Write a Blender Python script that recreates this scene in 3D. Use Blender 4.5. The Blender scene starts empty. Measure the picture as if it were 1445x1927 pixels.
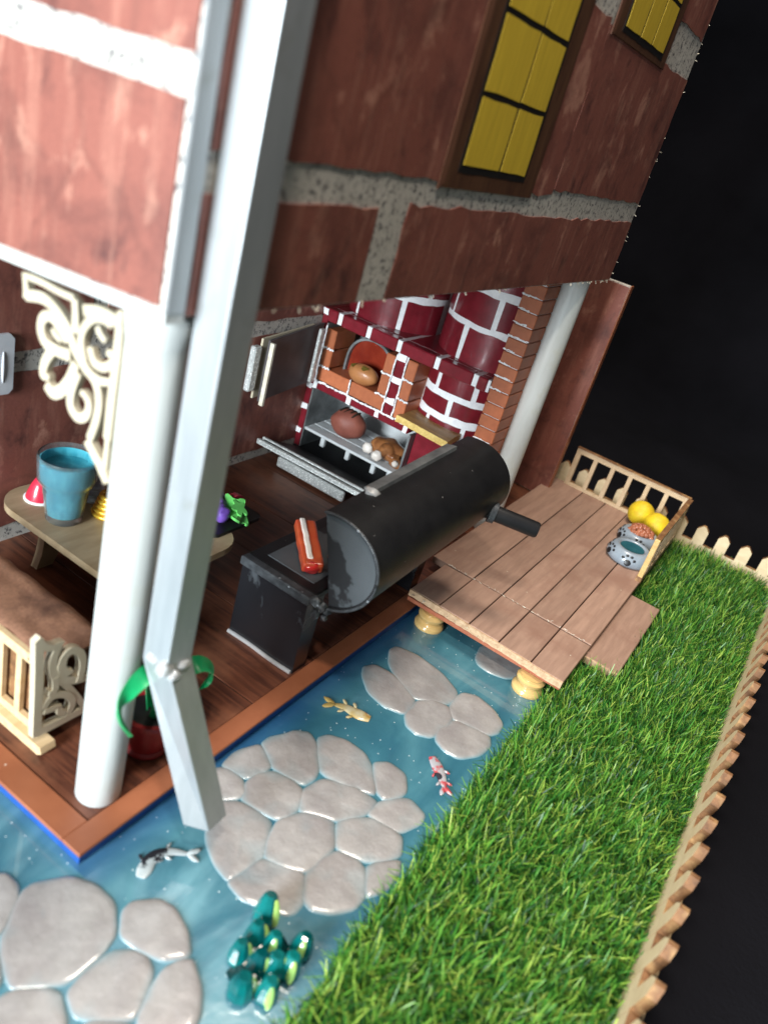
import bpy, math, random
import numpy as np
from mathutils import Vector, Matrix, noise as mnoise

random.seed(7); np.random.seed(7)
S = bpy.context.scene
COL = S.collection
PI = math.pi

# ------------------------------------------------------------------ camera
# one unit is one centimetre of the model house; +X runs back along the lawn side, +Y to the porch side
CAM = Vector((-8.2316, -8.5007, 16.1238))
cd = bpy.data.cameras.new('camera'); cam = bpy.data.objects.new('camera', cd); COL.objects.link(cam)
cam.matrix_world = Matrix(((0.5277275, 0.2749248, -0.8036915, CAM.x),
                           (-0.8090423, 0.4509185, -0.3769920, CAM.y),
                           (0.2587550, 0.8491695, 0.4603879, CAM.z),
                           (0, 0, 0, 1)))
cd.sensor_fit = 'VERTICAL'; cd.sensor_height = 36; cd.lens = 27.504
cd.clip_start = 0.1; cd.clip_end = 1000
cd.dof.use_dof = True; cd.dof.focus_distance = 29.0; cd.dof.aperture_fstop = 0.145
S.camera = cam

# ------------------------------------------------------------------ world, lamps, exposure
W = bpy.data.worlds.new('World'); S.world = W; W.use_nodes = True
W.node_tree.nodes['Background'].inputs[0].default_value = (0.9, 0.95, 1.0, 1)
W.node_tree.nodes['Background'].inputs[1].default_value = 0.15

def lamp(name, loc, aim, power, col, sx, sy=None, shape='RECTANGLE'):
    l = bpy.data.lights.new(name, 'AREA'); l.shape = shape; l.size = sx
    if sy: l.size_y = sy
    l.energy = power; l.color = col
    o = bpy.data.objects.new(name, l); COL.objects.link(o); o.location = loc
    o.rotation_euler = (Vector(aim) - Vector(loc)).to_track_quat('-Z', 'Y').to_euler()
    return o
lamp('window_light', (-48, 1.5, 17), (12, 3, 4), 76000, (0.86, 0.95, 1.0), 18, 24)
lamp('desk_lamp', (-9, -6.0, 38), (17, -3, 0), 6500, (1.0, 0.90, 0.78), 3, shape='DISK')
lamp('ceiling_lamp', (18, .3, 55), (20, -3, 0), 24000, (1.0, 0.89, 0.76), 14, shape='DISK')
S.view_settings.view_transform = 'Standard'; S.view_settings.look = 'None'
S.view_settings.exposure = 0.25; S.view_settings.gamma = 1
S.render.engine = 'CYCLES'

# ------------------------------------------------------------------ materials
def nt(name):
    m = bpy.data.materials.new(name); m.use_nodes = True
    t = m.node_tree; b = t.nodes['Principled BSDF']
    return m, t, b
def N(t, typ, **k):
    n = t.nodes.new(typ)
    for a, v in k.items():
        if a.startswith('i_'): n.inputs[a[2:].replace('_', ' ')].default_value = v
        else: setattr(n, a, v)
    return n
def L(t, a, b): t.links.new(a, b)
def coords(t, st=(1, 1, 1), shift=True):
    tc = N(t, 'ShaderNodeTexCoord'); mp = N(t, 'ShaderNodeMapping'); mp.inputs['Scale'].default_value = st
    L(t, tc.outputs['Object'], mp.inputs['Vector'])
    if shift:
        oi = N(t, 'ShaderNodeObjectInfo'); mu = N(t, 'ShaderNodeMath', operation='MULTIPLY'); mu.inputs[1].default_value = 61
        cx = N(t, 'ShaderNodeCombineXYZ'); L(t, oi.outputs['Random'], mu.inputs[0])
        for k in range(3): L(t, mu.outputs[0], cx.inputs[k])
        L(t, cx.outputs[0], mp.inputs['Location'])
    return mp.outputs[0]
def noise(t, vec, sc, det=6, rough=.6, dist=0):
    n = N(t, 'ShaderNodeTexNoise'); n.inputs['Scale'].default_value = sc; n.inputs['Detail'].default_value = det
    n.inputs['Roughness'].default_value = rough; n.inputs['Distortion'].default_value = dist
    L(t, vec, n.inputs['Vector']); return n.outputs['Fac']
def ramp(t, fac, stops):
    r = N(t, 'ShaderNodeValToRGB'); e = r.color_ramp.elements
    e[0].position, e[0].color = stops[0][0], (*stops[0][1], 1)
    e[1].position, e[1].color = stops[-1][0], (*stops[-1][1], 1)
    for p, c in stops[1:-1]:
        q = e.new(p); q.color = (*c, 1)
    L(t, fac, r.inputs[0]); return r.outputs[0]
def mixc(t, fac, a, b):
    m = N(t, 'ShaderNodeMix', data_type='RGBA')
    if isinstance(fac, float): m.inputs[0].default_value = fac
    else: L(t, fac, m.inputs[0])
    for k, v in ((6, a), (7, b)):
        if isinstance(v, tuple): m.inputs[k].default_value = (*v, 1)
        else: L(t, v, m.inputs[k])
    return m.outputs[2]
def bump(t, b, h, s, d=.02):
    n = N(t, 'ShaderNodeBump'); n.inputs['Strength'].default_value = s; n.inputs['Distance'].default_value = d
    L(t, h, n.inputs['Height']); L(t, n.outputs[0], b.inputs['Normal'])
def perobj(t, col, amt):
    oi = N(t, 'ShaderNodeObjectInfo'); mr = N(t, 'ShaderNodeMapRange')
    mr.inputs['To Min'].default_value = 1 - amt; mr.inputs['To Max'].default_value = 1 + amt
    L(t, oi.outputs['Random'], mr.inputs[0]); h = N(t, 'ShaderNodeHueSaturation')
    L(t, mr.outputs[0], h.inputs['Value']); L(t, col, h.inputs['Color']); return h.outputs[0]

def mat(name, c1, c2=None, sc=2., st=(1, 1, 1), rough=.55, rvar=.0, bmp=.15, bsc=None, bd=.02, coat=0, metal=0, rnd=0,
        lo=.35, hi=.65, blot=None, speck=None, det=7, dist=0, trans=0, ior=1.45, coatr=.1, sss=0, spec=None):
    m, t, b = nt(name); c2 = c2 or tuple(x * .8 for x in c1)
    v = coords(t, st); f = noise(t, v, sc, det, .62, dist)
    c = ramp(t, f, [(lo, c1), (hi, c2)])
    if blot:                                    # (colour, scale, low, high): larger worn or stained patches
        v2 = coords(t); g = noise(t, v2, blot[1], 5, .6)
        r = N(t, 'ShaderNodeMapRange'); r.inputs[1].default_value, r.inputs[2].default_value = blot[2], blot[3]
        L(t, g, r.inputs[0]); c = mixc(t, r.outputs[0], c, blot[0])
    if speck:                                   # (colour, scale, size)
        v3 = coords(t); vo = N(t, 'ShaderNodeTexVoronoi'); vo.inputs['Scale'].default_value = speck[1]; L(t, v3, vo.inputs['Vector'])
        r = N(t, 'ShaderNodeMath', operation='LESS_THAN'); r.inputs[1].default_value = speck[2]; L(t, vo.outputs['Distance'], r.inputs[0])
        c = mixc(t, r.outputs[0], c, speck[0])
    if rnd: c = perobj(t, c, rnd)
    L(t, c, b.inputs['Base Color'])
    b.inputs['Roughness'].default_value = rough; b.inputs['Metallic'].default_value = metal
    b.inputs['Coat Weight'].default_value = coat; b.inputs['Coat Roughness'].default_value = coatr
    b.inputs['Transmission Weight'].default_value = trans; b.inputs['IOR'].default_value = ior
    if spec is not None: b.inputs['Specular IOR Level'].default_value = spec
    if sss:
        b.inputs['Subsurface Weight'].default_value = sss; b.inputs['Subsurface Radius'].default_value = (.3, .2, .1)
    if rvar:
        r = N(t, 'ShaderNodeMapRange'); r.inputs[3].default_value, r.inputs[4].default_value = max(.02, rough - rvar), rough + rvar
        L(t, noise(t, coords(t), sc * 1.7, 5), r.inputs[0]); L(t, r.outputs[0], b.inputs['Roughness'])
    if bmp: bump(t, b, noise(t, coords(t, st), bsc or sc * 3, 6, .65), bmp, bd)
    return m

def brick_print(name, base, streak, dark):
    m, t, b = nt(name)
    v = coords(t, (1.2, 1.2, .75)); f = noise(t, v, .8, 12, .66, .3)
    c = ramp(t, f, [(.3, dark), (.44, base), (.56, base), (.66, streak), (.8, base)])
    st_ = noise(t, coords(t, (2.2, 2.2, .22)), 1.5, 6, .6); k0 = N(t, 'ShaderNodeMapRange'); k0.inputs[1].default_value, k0.inputs[2].default_value, k0.inputs[4].default_value = .52, .75, .5
    L(t, st_, k0.inputs[0]); c = mixc(t, k0.outputs[0], c, streak)
    v2 = coords(t, (1, 1, 1.3)); g = noise(t, v2, .5, 8, .68, .25)
    r = N(t, 'ShaderNodeMapRange'); r.inputs[1].default_value, r.inputs[2].default_value, r.inputs[4].default_value = .48, .7, .65
    L(t, g, r.inputs[0]); c = mixc(t, r.outputs[0], c, dark)
    cv = N(t, 'ShaderNodeTexVoronoi', feature='DISTANCE_TO_EDGE'); cv.inputs['Scale'].default_value = .22
    dn = N(t, 'ShaderNodeMix', data_type='RGBA', blend_type='ADD'); dn.inputs[0].default_value = 1.2; nn = N(t, 'ShaderNodeTexNoise'); nn.inputs['Scale'].default_value = .8; nn.inputs['Detail'].default_value = 6
    vv = coords(t, (1, 1, .55)); L(t, vv, nn.inputs['Vector']); L(t, vv, dn.inputs[6]); L(t, nn.outputs['Color'], dn.inputs[7]); L(t, dn.outputs[2], cv.inputs['Vector'])
    ce = N(t, 'ShaderNodeMapRange'); ce.inputs[1].default_value, ce.inputs[2].default_value, ce.inputs[3].default_value, ce.inputs[4].default_value = 0, .018, .2, 0
    L(t, cv.outputs['Distance'], ce.inputs[0]); c = mixc(t, ce.outputs[0], c, tuple(x * .5 for x in dark))
    fine = noise(t, coords(t, (1, 1, 1)), 14, 3, .7)
    k = N(t, 'ShaderNodeMapRange'); k.inputs[3].default_value, k.inputs[4].default_value = .72, 1.28; L(t, fine, k.inputs[0])
    h = N(t, 'ShaderNodeHueSaturation'); L(t, k.outputs[0], h.inputs['Value']); L(t, c, h.inputs['Color'])
    L(t, h.outputs[0], b.inputs['Base Color']); b.inputs['Roughness'].default_value = .5
    bump(t, b, noise(t, coords(t, (2, 2, .7)), 6, 6, .7), .25, .02)
    return m
def mortar(name, lightc, darkc):
    m, t, b = nt(name); v = coords(t)
    c = ramp(t, noise(t, v, 1.3, 7, .7), [(.35, lightc), (.7, tuple(x * .75 for x in lightc))])
    g = noise(t, v, 5.5, 9, .78, .3); r = N(t, 'ShaderNodeMapRange'); r.inputs[1].default_value, r.inputs[2].default_value = .52, .58
    L(t, g, r.inputs[0]); c = mixc(t, r.outputs[0], c, darkc)
    L(t, c, b.inputs['Base Color']); b.inputs['Roughness'].default_value = .7
    bump(t, b, g, .3, .03); return m

M = {}
M['brick'] = brick_print('printed brick paper', (.225, .076, .056), (.42, .20, .145), (.085, .030, .026))
M['mortar'] = mortar('printed mortar paper', (.56, .53, .48), (.09, .085, .09))
M['cream_edge'] = mat('cut card edge', (.72, .68, .58), (.5, .44, .34), sc=3, rough=.7, bmp=.3)
M['frame_print'] = mat('printed window timber', (.10, .045, .022), (.055, .022, .012), sc=2, st=(3, 3, .4), rough=.5, bmp=.1)
M['window_edge'] = mat('printed reddish timber edge', (.17, .075, .045), (.12, .05, .03), sc=2, st=(3, 3, .4), rough=.5, bmp=.1)
M['pane'] = mat('printed yellow pane', (.68, .48, .045), (.55, .38, .035), sc=3, st=(5, 5, .3), rough=.45, bmp=.05)
M['muntin'] = mat('printed black bar', (.012, .01, .01), rough=.5, bmp=.1)
M['white_paint'] = mat('white painted dowel', (.56, .575, .56), (.50, .52, .50), sc=1, st=(2, 2, .3), rough=.4, bmp=.25, bsc=4,
                       blot=((.50, .50, .43), 1.0, .56, .8))
M['pipe_white'] = mat('silvery grey painted pipe', (.47, .495, .51), (.40, .425, .44), sc=1.4, st=(2, 2, .3), rough=.42, metal=.62, bmp=.15, bsc=6, blot=((.34, .35, .33), .9, .6, .8), speck=((.75, .76, .74), 1.1, .03))
M['glue'] = mat('clear hot glue', (.85, .85, .85), rough=.08, bmp=.3, trans=.55, coat=.6)
M['lace'] = mat('pale laser cut plywood', (.52, .46, .345), (.46, .395, .28), sc=2, st=(1, 3, .6), rough=.6, bmp=.12)
M['ply'] = mat('pale raw plywood', (.62, .46, .27), (.52, .36, .19), sc=1.5, st=(.6, 3, 3), rough=.6, bmp=.15)
M['table_wood'] = mat('varnished pale table wood', (.40, .30, .185), (.30, .215, .125), sc=1.2, st=(.5, 2.5, 2), rough=.42, bmp=.1, blot=((.24, .16, .08), .7, .5, .75))
M['rail_wood'] = mat('tan laser cut plywood', (.60, .45, .29), (.50, .36, .22), sc=2, st=(1, 1, 1), rough=.6, bmp=.12)
M['burnt'] = mat('burnt laser edge', (.25, .118, .048), (.10, .045, .02), sc=4, rough=.55, bmp=.35, blot=((.45, .26, .11), 2, .5, .7))
M['floor'] = mat('dark printed floor boards', (.17, .058, .03), (.04, .013, .009), sc=1.3, st=(3.2, .22, 1), rough=.36, rvar=.1, bmp=.15, det=10, rnd=.12,
                 blot=((.22, .085, .045), .35, .5, .7))
M['trim'] = mat('orange brown strip', (.31, .105, .048), (.24, .075, .033), sc=1, st=(.6, .6, 2), rough=.42, bmp=.12, bsc=7, speck=((.7, .6, .5), 1.6, .035))
M['blue_base'] = mat('blue painted base', (.02, .09, .34), (.012, .06, .24), sc=1.5, rough=.4, bmp=.15)
M['maroon'] = mat('glossy maroon paint', (.20, .014, .024), (.14, .010, .016), sc=2, rough=.28, bmp=.3, bsc=3, coat=.5, rnd=.12)
M['grout'] = mat('white brushed grout paint', (.86, .86, .86), (.74, .74, .76), sc=4, rough=.5, bmp=.4, bsc=6, bd=.04)
M['orange_brick'] = mat('orange clay brick', (.42, .125, .05), (.35, .10, .04), sc=3, rough=.5, bmp=.12, rnd=.13)
M['silver'] = mat('silver glitter paint', (.62, .64, .62), (.42, .43, .42), sc=9, rough=.32, bmp=.9, bsc=12, bd=.05, metal=.3, speck=((.95, .95, .92), 9, .25))
M['dull_silver'] = mat('dull silver sheet', (.30, .32, .32), (.13, .14, .145), sc=1, rough=.42, bmp=.2, metal=.5)
M['dark_panel'] = mat('dark grey board', (.085, .075, .078), (.06, .05, .052), sc=1, rough=.5, bmp=.1)
M['black_paint'] = mat('black enamel', (.007, .007, .008), (.011, .011, .012), sc=1.2, rough=.42, rvar=.08, spec=.32, bmp=.12, bsc=6, speck=((.5, .5, .48), 2.6, .035))
M['black_flat'] = mat('black inside', (.012, .012, .013), rough=.5)
M['rack'] = mat('pale grey painted slats', (.60, .62, .62), (.52, .54, .55), sc=2, rough=.5, bmp=.15)
M['glow_red'] = mat('glossy red card', (.26, .036, .016), (.17, .016, .008), sc=.8, rough=.2, bmp=.2, bsc=1.2, coat=.4, coatr=.03, bd=.1)
M['deck'] = mat('weathered brown deck wood', (.36, .225, .165), (.27, .165, .12), sc=1.6, st=(.35, 3, 3), rough=.6, bmp=.2, det=10, rnd=.10,
                blot=((.25, .14, .10), .6, .48, .72), speck=((.6, .55, .45), 1.3, .03))
M['deck_edge'] = mat('raw sawn deck edge', (.60, .42, .26), (.42, .26, .15), sc=6, rough=.75, bmp=.7, bd=.05)
M['under_board'] = mat('orange under board', (.38, .12, .06), (.30, .09, .045), sc=2, rough=.5, bmp=.15)
M['post'] = mat('varnished turned wood', (.62, .42, .17), (.50, .31, .11), sc=1.5, st=(.5, .5, 4), rough=.25, bmp=.08, coat=.6, coatr=.12)
M['bowl'] = mat('blue grey clay bowl', (.25, .295, .34), (.19, .23, .275), sc=2, rough=.35, bmp=.15, coat=.4)
M['paw'] = mat('black paw paint', (.01, .01, .012), rough=.4, bmp=0)
M['bowl_water'] = mat('teal resin water', (.03, .13, .16), (.02, .09, .12), sc=1, rough=.06, bmp=.05, coat=.6)
M['yellow_ball'] = mat('yellow sponge ball', (.68, .50, .015), (.56, .38, .012), sc=3, rough=.55, bmp=.35, sss=.25)
M['kibble'] = mat('reddish brown kibble', (.36, .12, .06), (.26, .08, .04), sc=3, rough=.45, bmp=.2, coat=.3)
M['stone'] = mat('resin coated pebble', (.31, .292, .284), (.235, .222, .218), sc=1.1, rough=.4, rvar=.1, bmp=.5, bsc=2.2, bd=.06, coat=.7, coatr=.13, rnd=.07, det=10,
                 blot=((.22, .20, .20), 1.0, .46, .75))
def tint_edges(m):
    # a film of blue resin stays on the lower rim of each pebble
    t = m.node_tree; b = t.nodes['Principled BSDF']; src = b.inputs['Base Color'].links[0].from_socket
    tc = N(t, 'ShaderNodeTexCoord'); sx = N(t, 'ShaderNodeSeparateXYZ'); L(t, tc.outputs['Object'], sx.inputs[0])
    r = N(t, 'ShaderNodeMapRange'); r.inputs[1].default_value, r.inputs[2].default_value, r.inputs[3].default_value, r.inputs[4].default_value = .045, .088, .75, 0
    L(t, sx.outputs['Z'], r.inputs[0]); L(t, mixc(t, r.outputs[0], src, (.10, .25, .30)), b.inputs['Base Color'])
tint_edges(M['stone'])
M['lawn'] = mat('felted green turf edge', (.04, .14, .025), (.02, .075, .014), sc=4, rough=.85, bmp=1, bsc=9, bd=.1)
M['bud'] = mat('dark green glass bead', (.004, .17, .16), (.0, .06, .065), sc=.9, rough=.1, bmp=.1, bsc=1.5, coat=1, coatr=.08)
M['bud_dark'] = mat('dark teal resin base', (.002, .03, .03), (.0, .015, .018), sc=1, rough=.2, bmp=.3, coat=.8)
M['bud_stripe'] = mat('yellow green stripe', (.34, .50, .12), (.20, .42, .14), sc=2, rough=.2, bmp=.1, coat=.7)
M['meat'] = mat('orange red meat', (.44, .085, .03), (.36, .04, .018), sc=1.2, rough=.3, bmp=.2, coat=.4)
M['fat'] = mat('white fat and bone', (.72, .66, .60), (.6, .52, .46), sc=2, rough=.35, bmp=.2)
M['raw'] = mat('raw red meat end', (.46, .025, .022), (.34, .012, .012), sc=1.5, rough=.15, bmp=.5, coat=.8)
M['loaf'] = mat('red brown baked loaf', (.25, .075, .05), (.19, .055, .038), sc=1, rough=.58, bmp=.12)
M['bun'] = mat('golden bun', (.46, .20, .075), (.37, .145, .05), sc=1, rough=.45, bmp=.15, coat=.2)
M['roast'] = mat('roasted brown skin', (.32, .13, .045), (.16, .055, .02), sc=1.3, rough=.32, bmp=.35, coat=.4, blot=((.07, .028, .012), 1.2, .52, .66))
M['scorch'] = mat('dark scorch', (.022, .016, .01), rough=.5, bmp=0)
M['olive'] = mat('olive herb mark', (.16, .12, .02), rough=.5, bmp=0)
M['gold_board'] = mat('golden grainy board', (.38, .22, .075), (.25, .13, .045), sc=1.5, st=(3, .4, 2), rough=.4, bmp=.25)
M['gold_edge'] = mat('yellow crumbly board edge', (.80, .58, .20), (.58, .38, .10), sc=6, rough=.5, bmp=.9, bd=.06)
M['glass'] = mat('clear moulded cup', (.80, .93, .96), (.76, .9, .94), rough=.07, bmp=.2, bsc=3, trans=.95, ior=1.14)
M['drink'] = mat('blue pearly drink', (.02, .25, .33), (.09, .41, .49), sc=2.5, st=(1.5, 1.5, .4), rough=.35, bmp=.3, bsc=3, coat=.3)
M['pink'] = mat('pink red resin', (.62, .03, .06), (.5, .02, .05), sc=2, rough=.25, bmp=.2, coat=.5)
M['steel'] = mat('dark swirled steel', (.52, .53, .54), (.18, .18, .19), sc=3, rough=.3, metal=.15, bmp=.3)
M['gold'] = mat('gold foil', (.75, .48, .06), (.6, .36, .03), sc=3, rough=.25, metal=.6, bmp=.4)
M['purple'] = mat('purple clay', (.17, .08, .40), (.12, .055, .30), sc=3, rough=.45, bmp=.3)
M['navy'] = mat('dark blue clay', (.03, .03, .10), rough=.45)
M['leaf_clay'] = mat('bright green clay', (.14, .52, .12), (.10, .42, .09), sc=2, rough=.45, bmp=.2)
M['red_clay'] = mat('dark red clay', (.40, .03, .05), rough=.45)
M['leaf'] = mat('glossy green leaf', (.008, .33, .11), (.006, .25, .08), sc=1.5, st=(1, 1, 1), rough=.35, bmp=.2)
M['red_pot'] = mat('red pot', (.28, .018, .02), (.20, .012, .014), sc=2, rough=.4, bmp=.2)
M['cloth'] = mat('brown woven cloth', (.27, .135, .08), (.18, .085, .05), sc=2, st=(6, 6, 1), rough=.85, bmp=.6, bsc=8, blot=((.07, .03, .018), .8, .5, .75))
M['plate_white'] = mat('white moulded plate', (.62, .63, .66), (.56, .57, .6), sc=2, rough=.45, bmp=.15)
M['koi_gold'] = mat('golden koi paint', (.40, .28, .09), (.48, .43, .28), sc=1.4, lo=.45, hi=.6, rough=.3, bmp=.3, coat=.5, blot=((.30, .14, .02), 2.2, .58, .64))
M['koi_red'] = mat('red white black koi paint', (.40, .39, .41), (.32, .32, .35), sc=1, rough=.3, bmp=.3, coat=.5, blot=((.42, .06, .07), 2.4, .46, .52), speck=((.02, .02, .03), 1.9, .27))
M['koi_black'] = mat('black white koi paint', (.46, .50, .51), (.38, .43, .44), sc=1, rough=.3, bmp=.3, coat=.5, blot=((.02, .02, .025), 1.5, .53, .56))

def black_cloth_mat():
    m, t, b = nt('black cloth')
    c = ramp(t, noise(t, coords(t, shift=False), .08, 4), [(.3, (.0035, .0035, .005)), (.7, (.008, .008, .011))])
    L(t, c, b.inputs['Base Color']); b.inputs['Roughness'].default_value = .95; b.inputs['Specular IOR Level'].default_value = .1
    bump(t, b, noise(t, coords(t, shift=False), 6, 3), .4, .1); return m
M['black_cloth'] = black_cloth_mat()

def smoker_mat():
    # enamel brushed over grey primer: glossy black patches with ragged edges on dull grey
    m, t, b = nt('brushed black over grey primer')
    v = coords(t, (1.0, 1.0, .55)); f = noise(t, v, .55, 8, .6, .4)
    r = N(t, 'ShaderNodeMapRange'); r.inputs[1].default_value, r.inputs[2].default_value = .40, .44; L(t, f, r.inputs[0])
    c = mixc(t, r.outputs[0], (.045, .051, .057), (.011, .011, .013)); L(t, c, b.inputs['Base Color'])
    q = N(t, 'ShaderNodeMapRange'); q.inputs[3].default_value, q.inputs[4].default_value = .5, .25; L(t, r.outputs[0], q.inputs[0])
    L(t, q.outputs[0], b.inputs['Roughness']); bump(t, b, noise(t, coords(t), 8, 5), .15, .02); return m
M['smoker'] = smoker_mat()
M['primer'] = mat('dull grey primer', (.062, .07, .077), (.052, .06, .066), sc=1, rough=.5, bmp=.1, bsc=7, blot=((.012, .013, .015), .35, .56, .58))
M['worn_rim'] = mat('worn dark rim', (.05, .055, .06), (.02, .022, .025), sc=5, st=(1, 1, 1), rough=.35, bmp=.5, speck=((.22, .24, .26), 3.2, .12))

def water_mat():
    m, t, b = nt('pearly blue resin water')
    tc = N(t, 'ShaderNodeTexCoord'); mp = N(t, 'ShaderNodeMapping'); L(t, tc.outputs['Object'], mp.inputs['Vector'])
    v = mp.outputs[0]
    mp2 = N(t, 'ShaderNodeMapping'); mp2.inputs['Scale'].default_value = (.5, 1.1, 1); mp2.inputs['Rotation'].default_value = (0, 0, -.5); L(t, tc.outputs['Object'], mp2.inputs['Vector'])
    f = noise(t, mp2.outputs[0], .42, 4, .5, 1.2)
    c = ramp(t, f, [(.2, (.018, .080, .13)), (.42, (.034, .130, .18)), (.6, (.060, .185, .235)), (.85, (.13, .30, .35))])
    # pearl pigment gathered in pale swirls near the front corner
    for (px, py, rad) in ((-1.6, 1.6, 3.2), (1.3, -2.6, 2.6), (-.4, -3.9, 2.2), (.2, -1.4, 1.6)):
        d = N(t, 'ShaderNodeVectorMath', operation='DISTANCE'); d.inputs[1].default_value = (px, py, 0); L(t, v, d.inputs[0])
        g = N(t, 'ShaderNodeMapRange'); g.inputs[1].default_value, g.inputs[2].default_value, g.inputs[3].default_value, g.inputs[4].default_value = 0, rad, .36, 0
        L(t, d.outputs['Value'], g.inputs[0])
        s = noise(t, mp2.outputs[0], .7, 4, .5, 1.8); sm = N(t, 'ShaderNodeMapRange'); sm.inputs[1].default_value, sm.inputs[2].default_value = .28, .75; L(t, s, sm.inputs[0])
        mu = N(t, 'ShaderNodeMath', operation='MULTIPLY'); L(t, g.outputs[0], mu.inputs[0]); L(t, sm.outputs[0], mu.inputs[1])
        c = mixc(t, mu.outputs[0], c, (.32, .54, .60))
    # the blue of the painted base has bled into the resin along the house
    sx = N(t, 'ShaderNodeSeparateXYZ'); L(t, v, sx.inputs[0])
    vo = N(t, 'ShaderNodeTexVoronoi'); vo.inputs['Scale'].default_value = 4.2; L(t, v, vo.inputs['Vector'])
    r = N(t, 'ShaderNodeMath', operation='LESS_THAN'); r.inputs[1].default_value = .075; L(t, vo.outputs['Distance'], r.inputs[0])
    c = mixc(t, r.outputs[0], c, (.6, .7, .72))
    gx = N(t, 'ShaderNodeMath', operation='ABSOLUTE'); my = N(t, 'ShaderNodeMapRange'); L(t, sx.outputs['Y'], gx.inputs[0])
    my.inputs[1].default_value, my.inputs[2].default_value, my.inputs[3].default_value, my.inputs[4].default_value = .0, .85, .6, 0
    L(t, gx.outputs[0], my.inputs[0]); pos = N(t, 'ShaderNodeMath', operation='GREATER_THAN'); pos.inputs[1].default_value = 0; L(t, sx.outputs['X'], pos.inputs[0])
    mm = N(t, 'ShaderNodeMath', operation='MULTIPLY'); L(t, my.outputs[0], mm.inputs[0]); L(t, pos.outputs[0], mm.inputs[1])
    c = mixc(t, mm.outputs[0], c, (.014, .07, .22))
    L(t, c, b.inputs['Base Color']); b.inputs['Roughness'].default_value = .22
    b.inputs['Coat Weight'].default_value = 1; b.inputs['Coat Roughness'].default_value = .04
    bump(t, b, noise(t, v, .9, 4, .5), .25, .12); return m
M['water'] = water_mat()

def grass_mat():
    m, t, b = nt('plastic grass blades')
    g = N(t, 'ShaderNodeNewGeometry')
    c = ramp(t, g.outputs['Random Per Island'], [(0, (.008, .045, .009)), (.3, (.022, .125, .018)), (.55, (.072, .27, .034)), (.8, (.20, .42, .05)), (1, (.46, .60, .11))])
    L(t, c, b.inputs['Base Color']); b.inputs['Roughness'].default_value = .38
    tr = N(t, 'ShaderNodeBsdfTranslucent'); L(t, c, tr.inputs['Color'])
    mx = N(t, 'ShaderNodeMixShader'); mx.inputs[0].default_value = .2
    L(t, b.outputs[0], mx.inputs[1]); L(t, tr.outputs[0], mx.inputs[2]); L(t, mx.outputs[0], t.nodes['Material Output'].inputs[0]); return m
M['grass'] = grass_mat()

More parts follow.
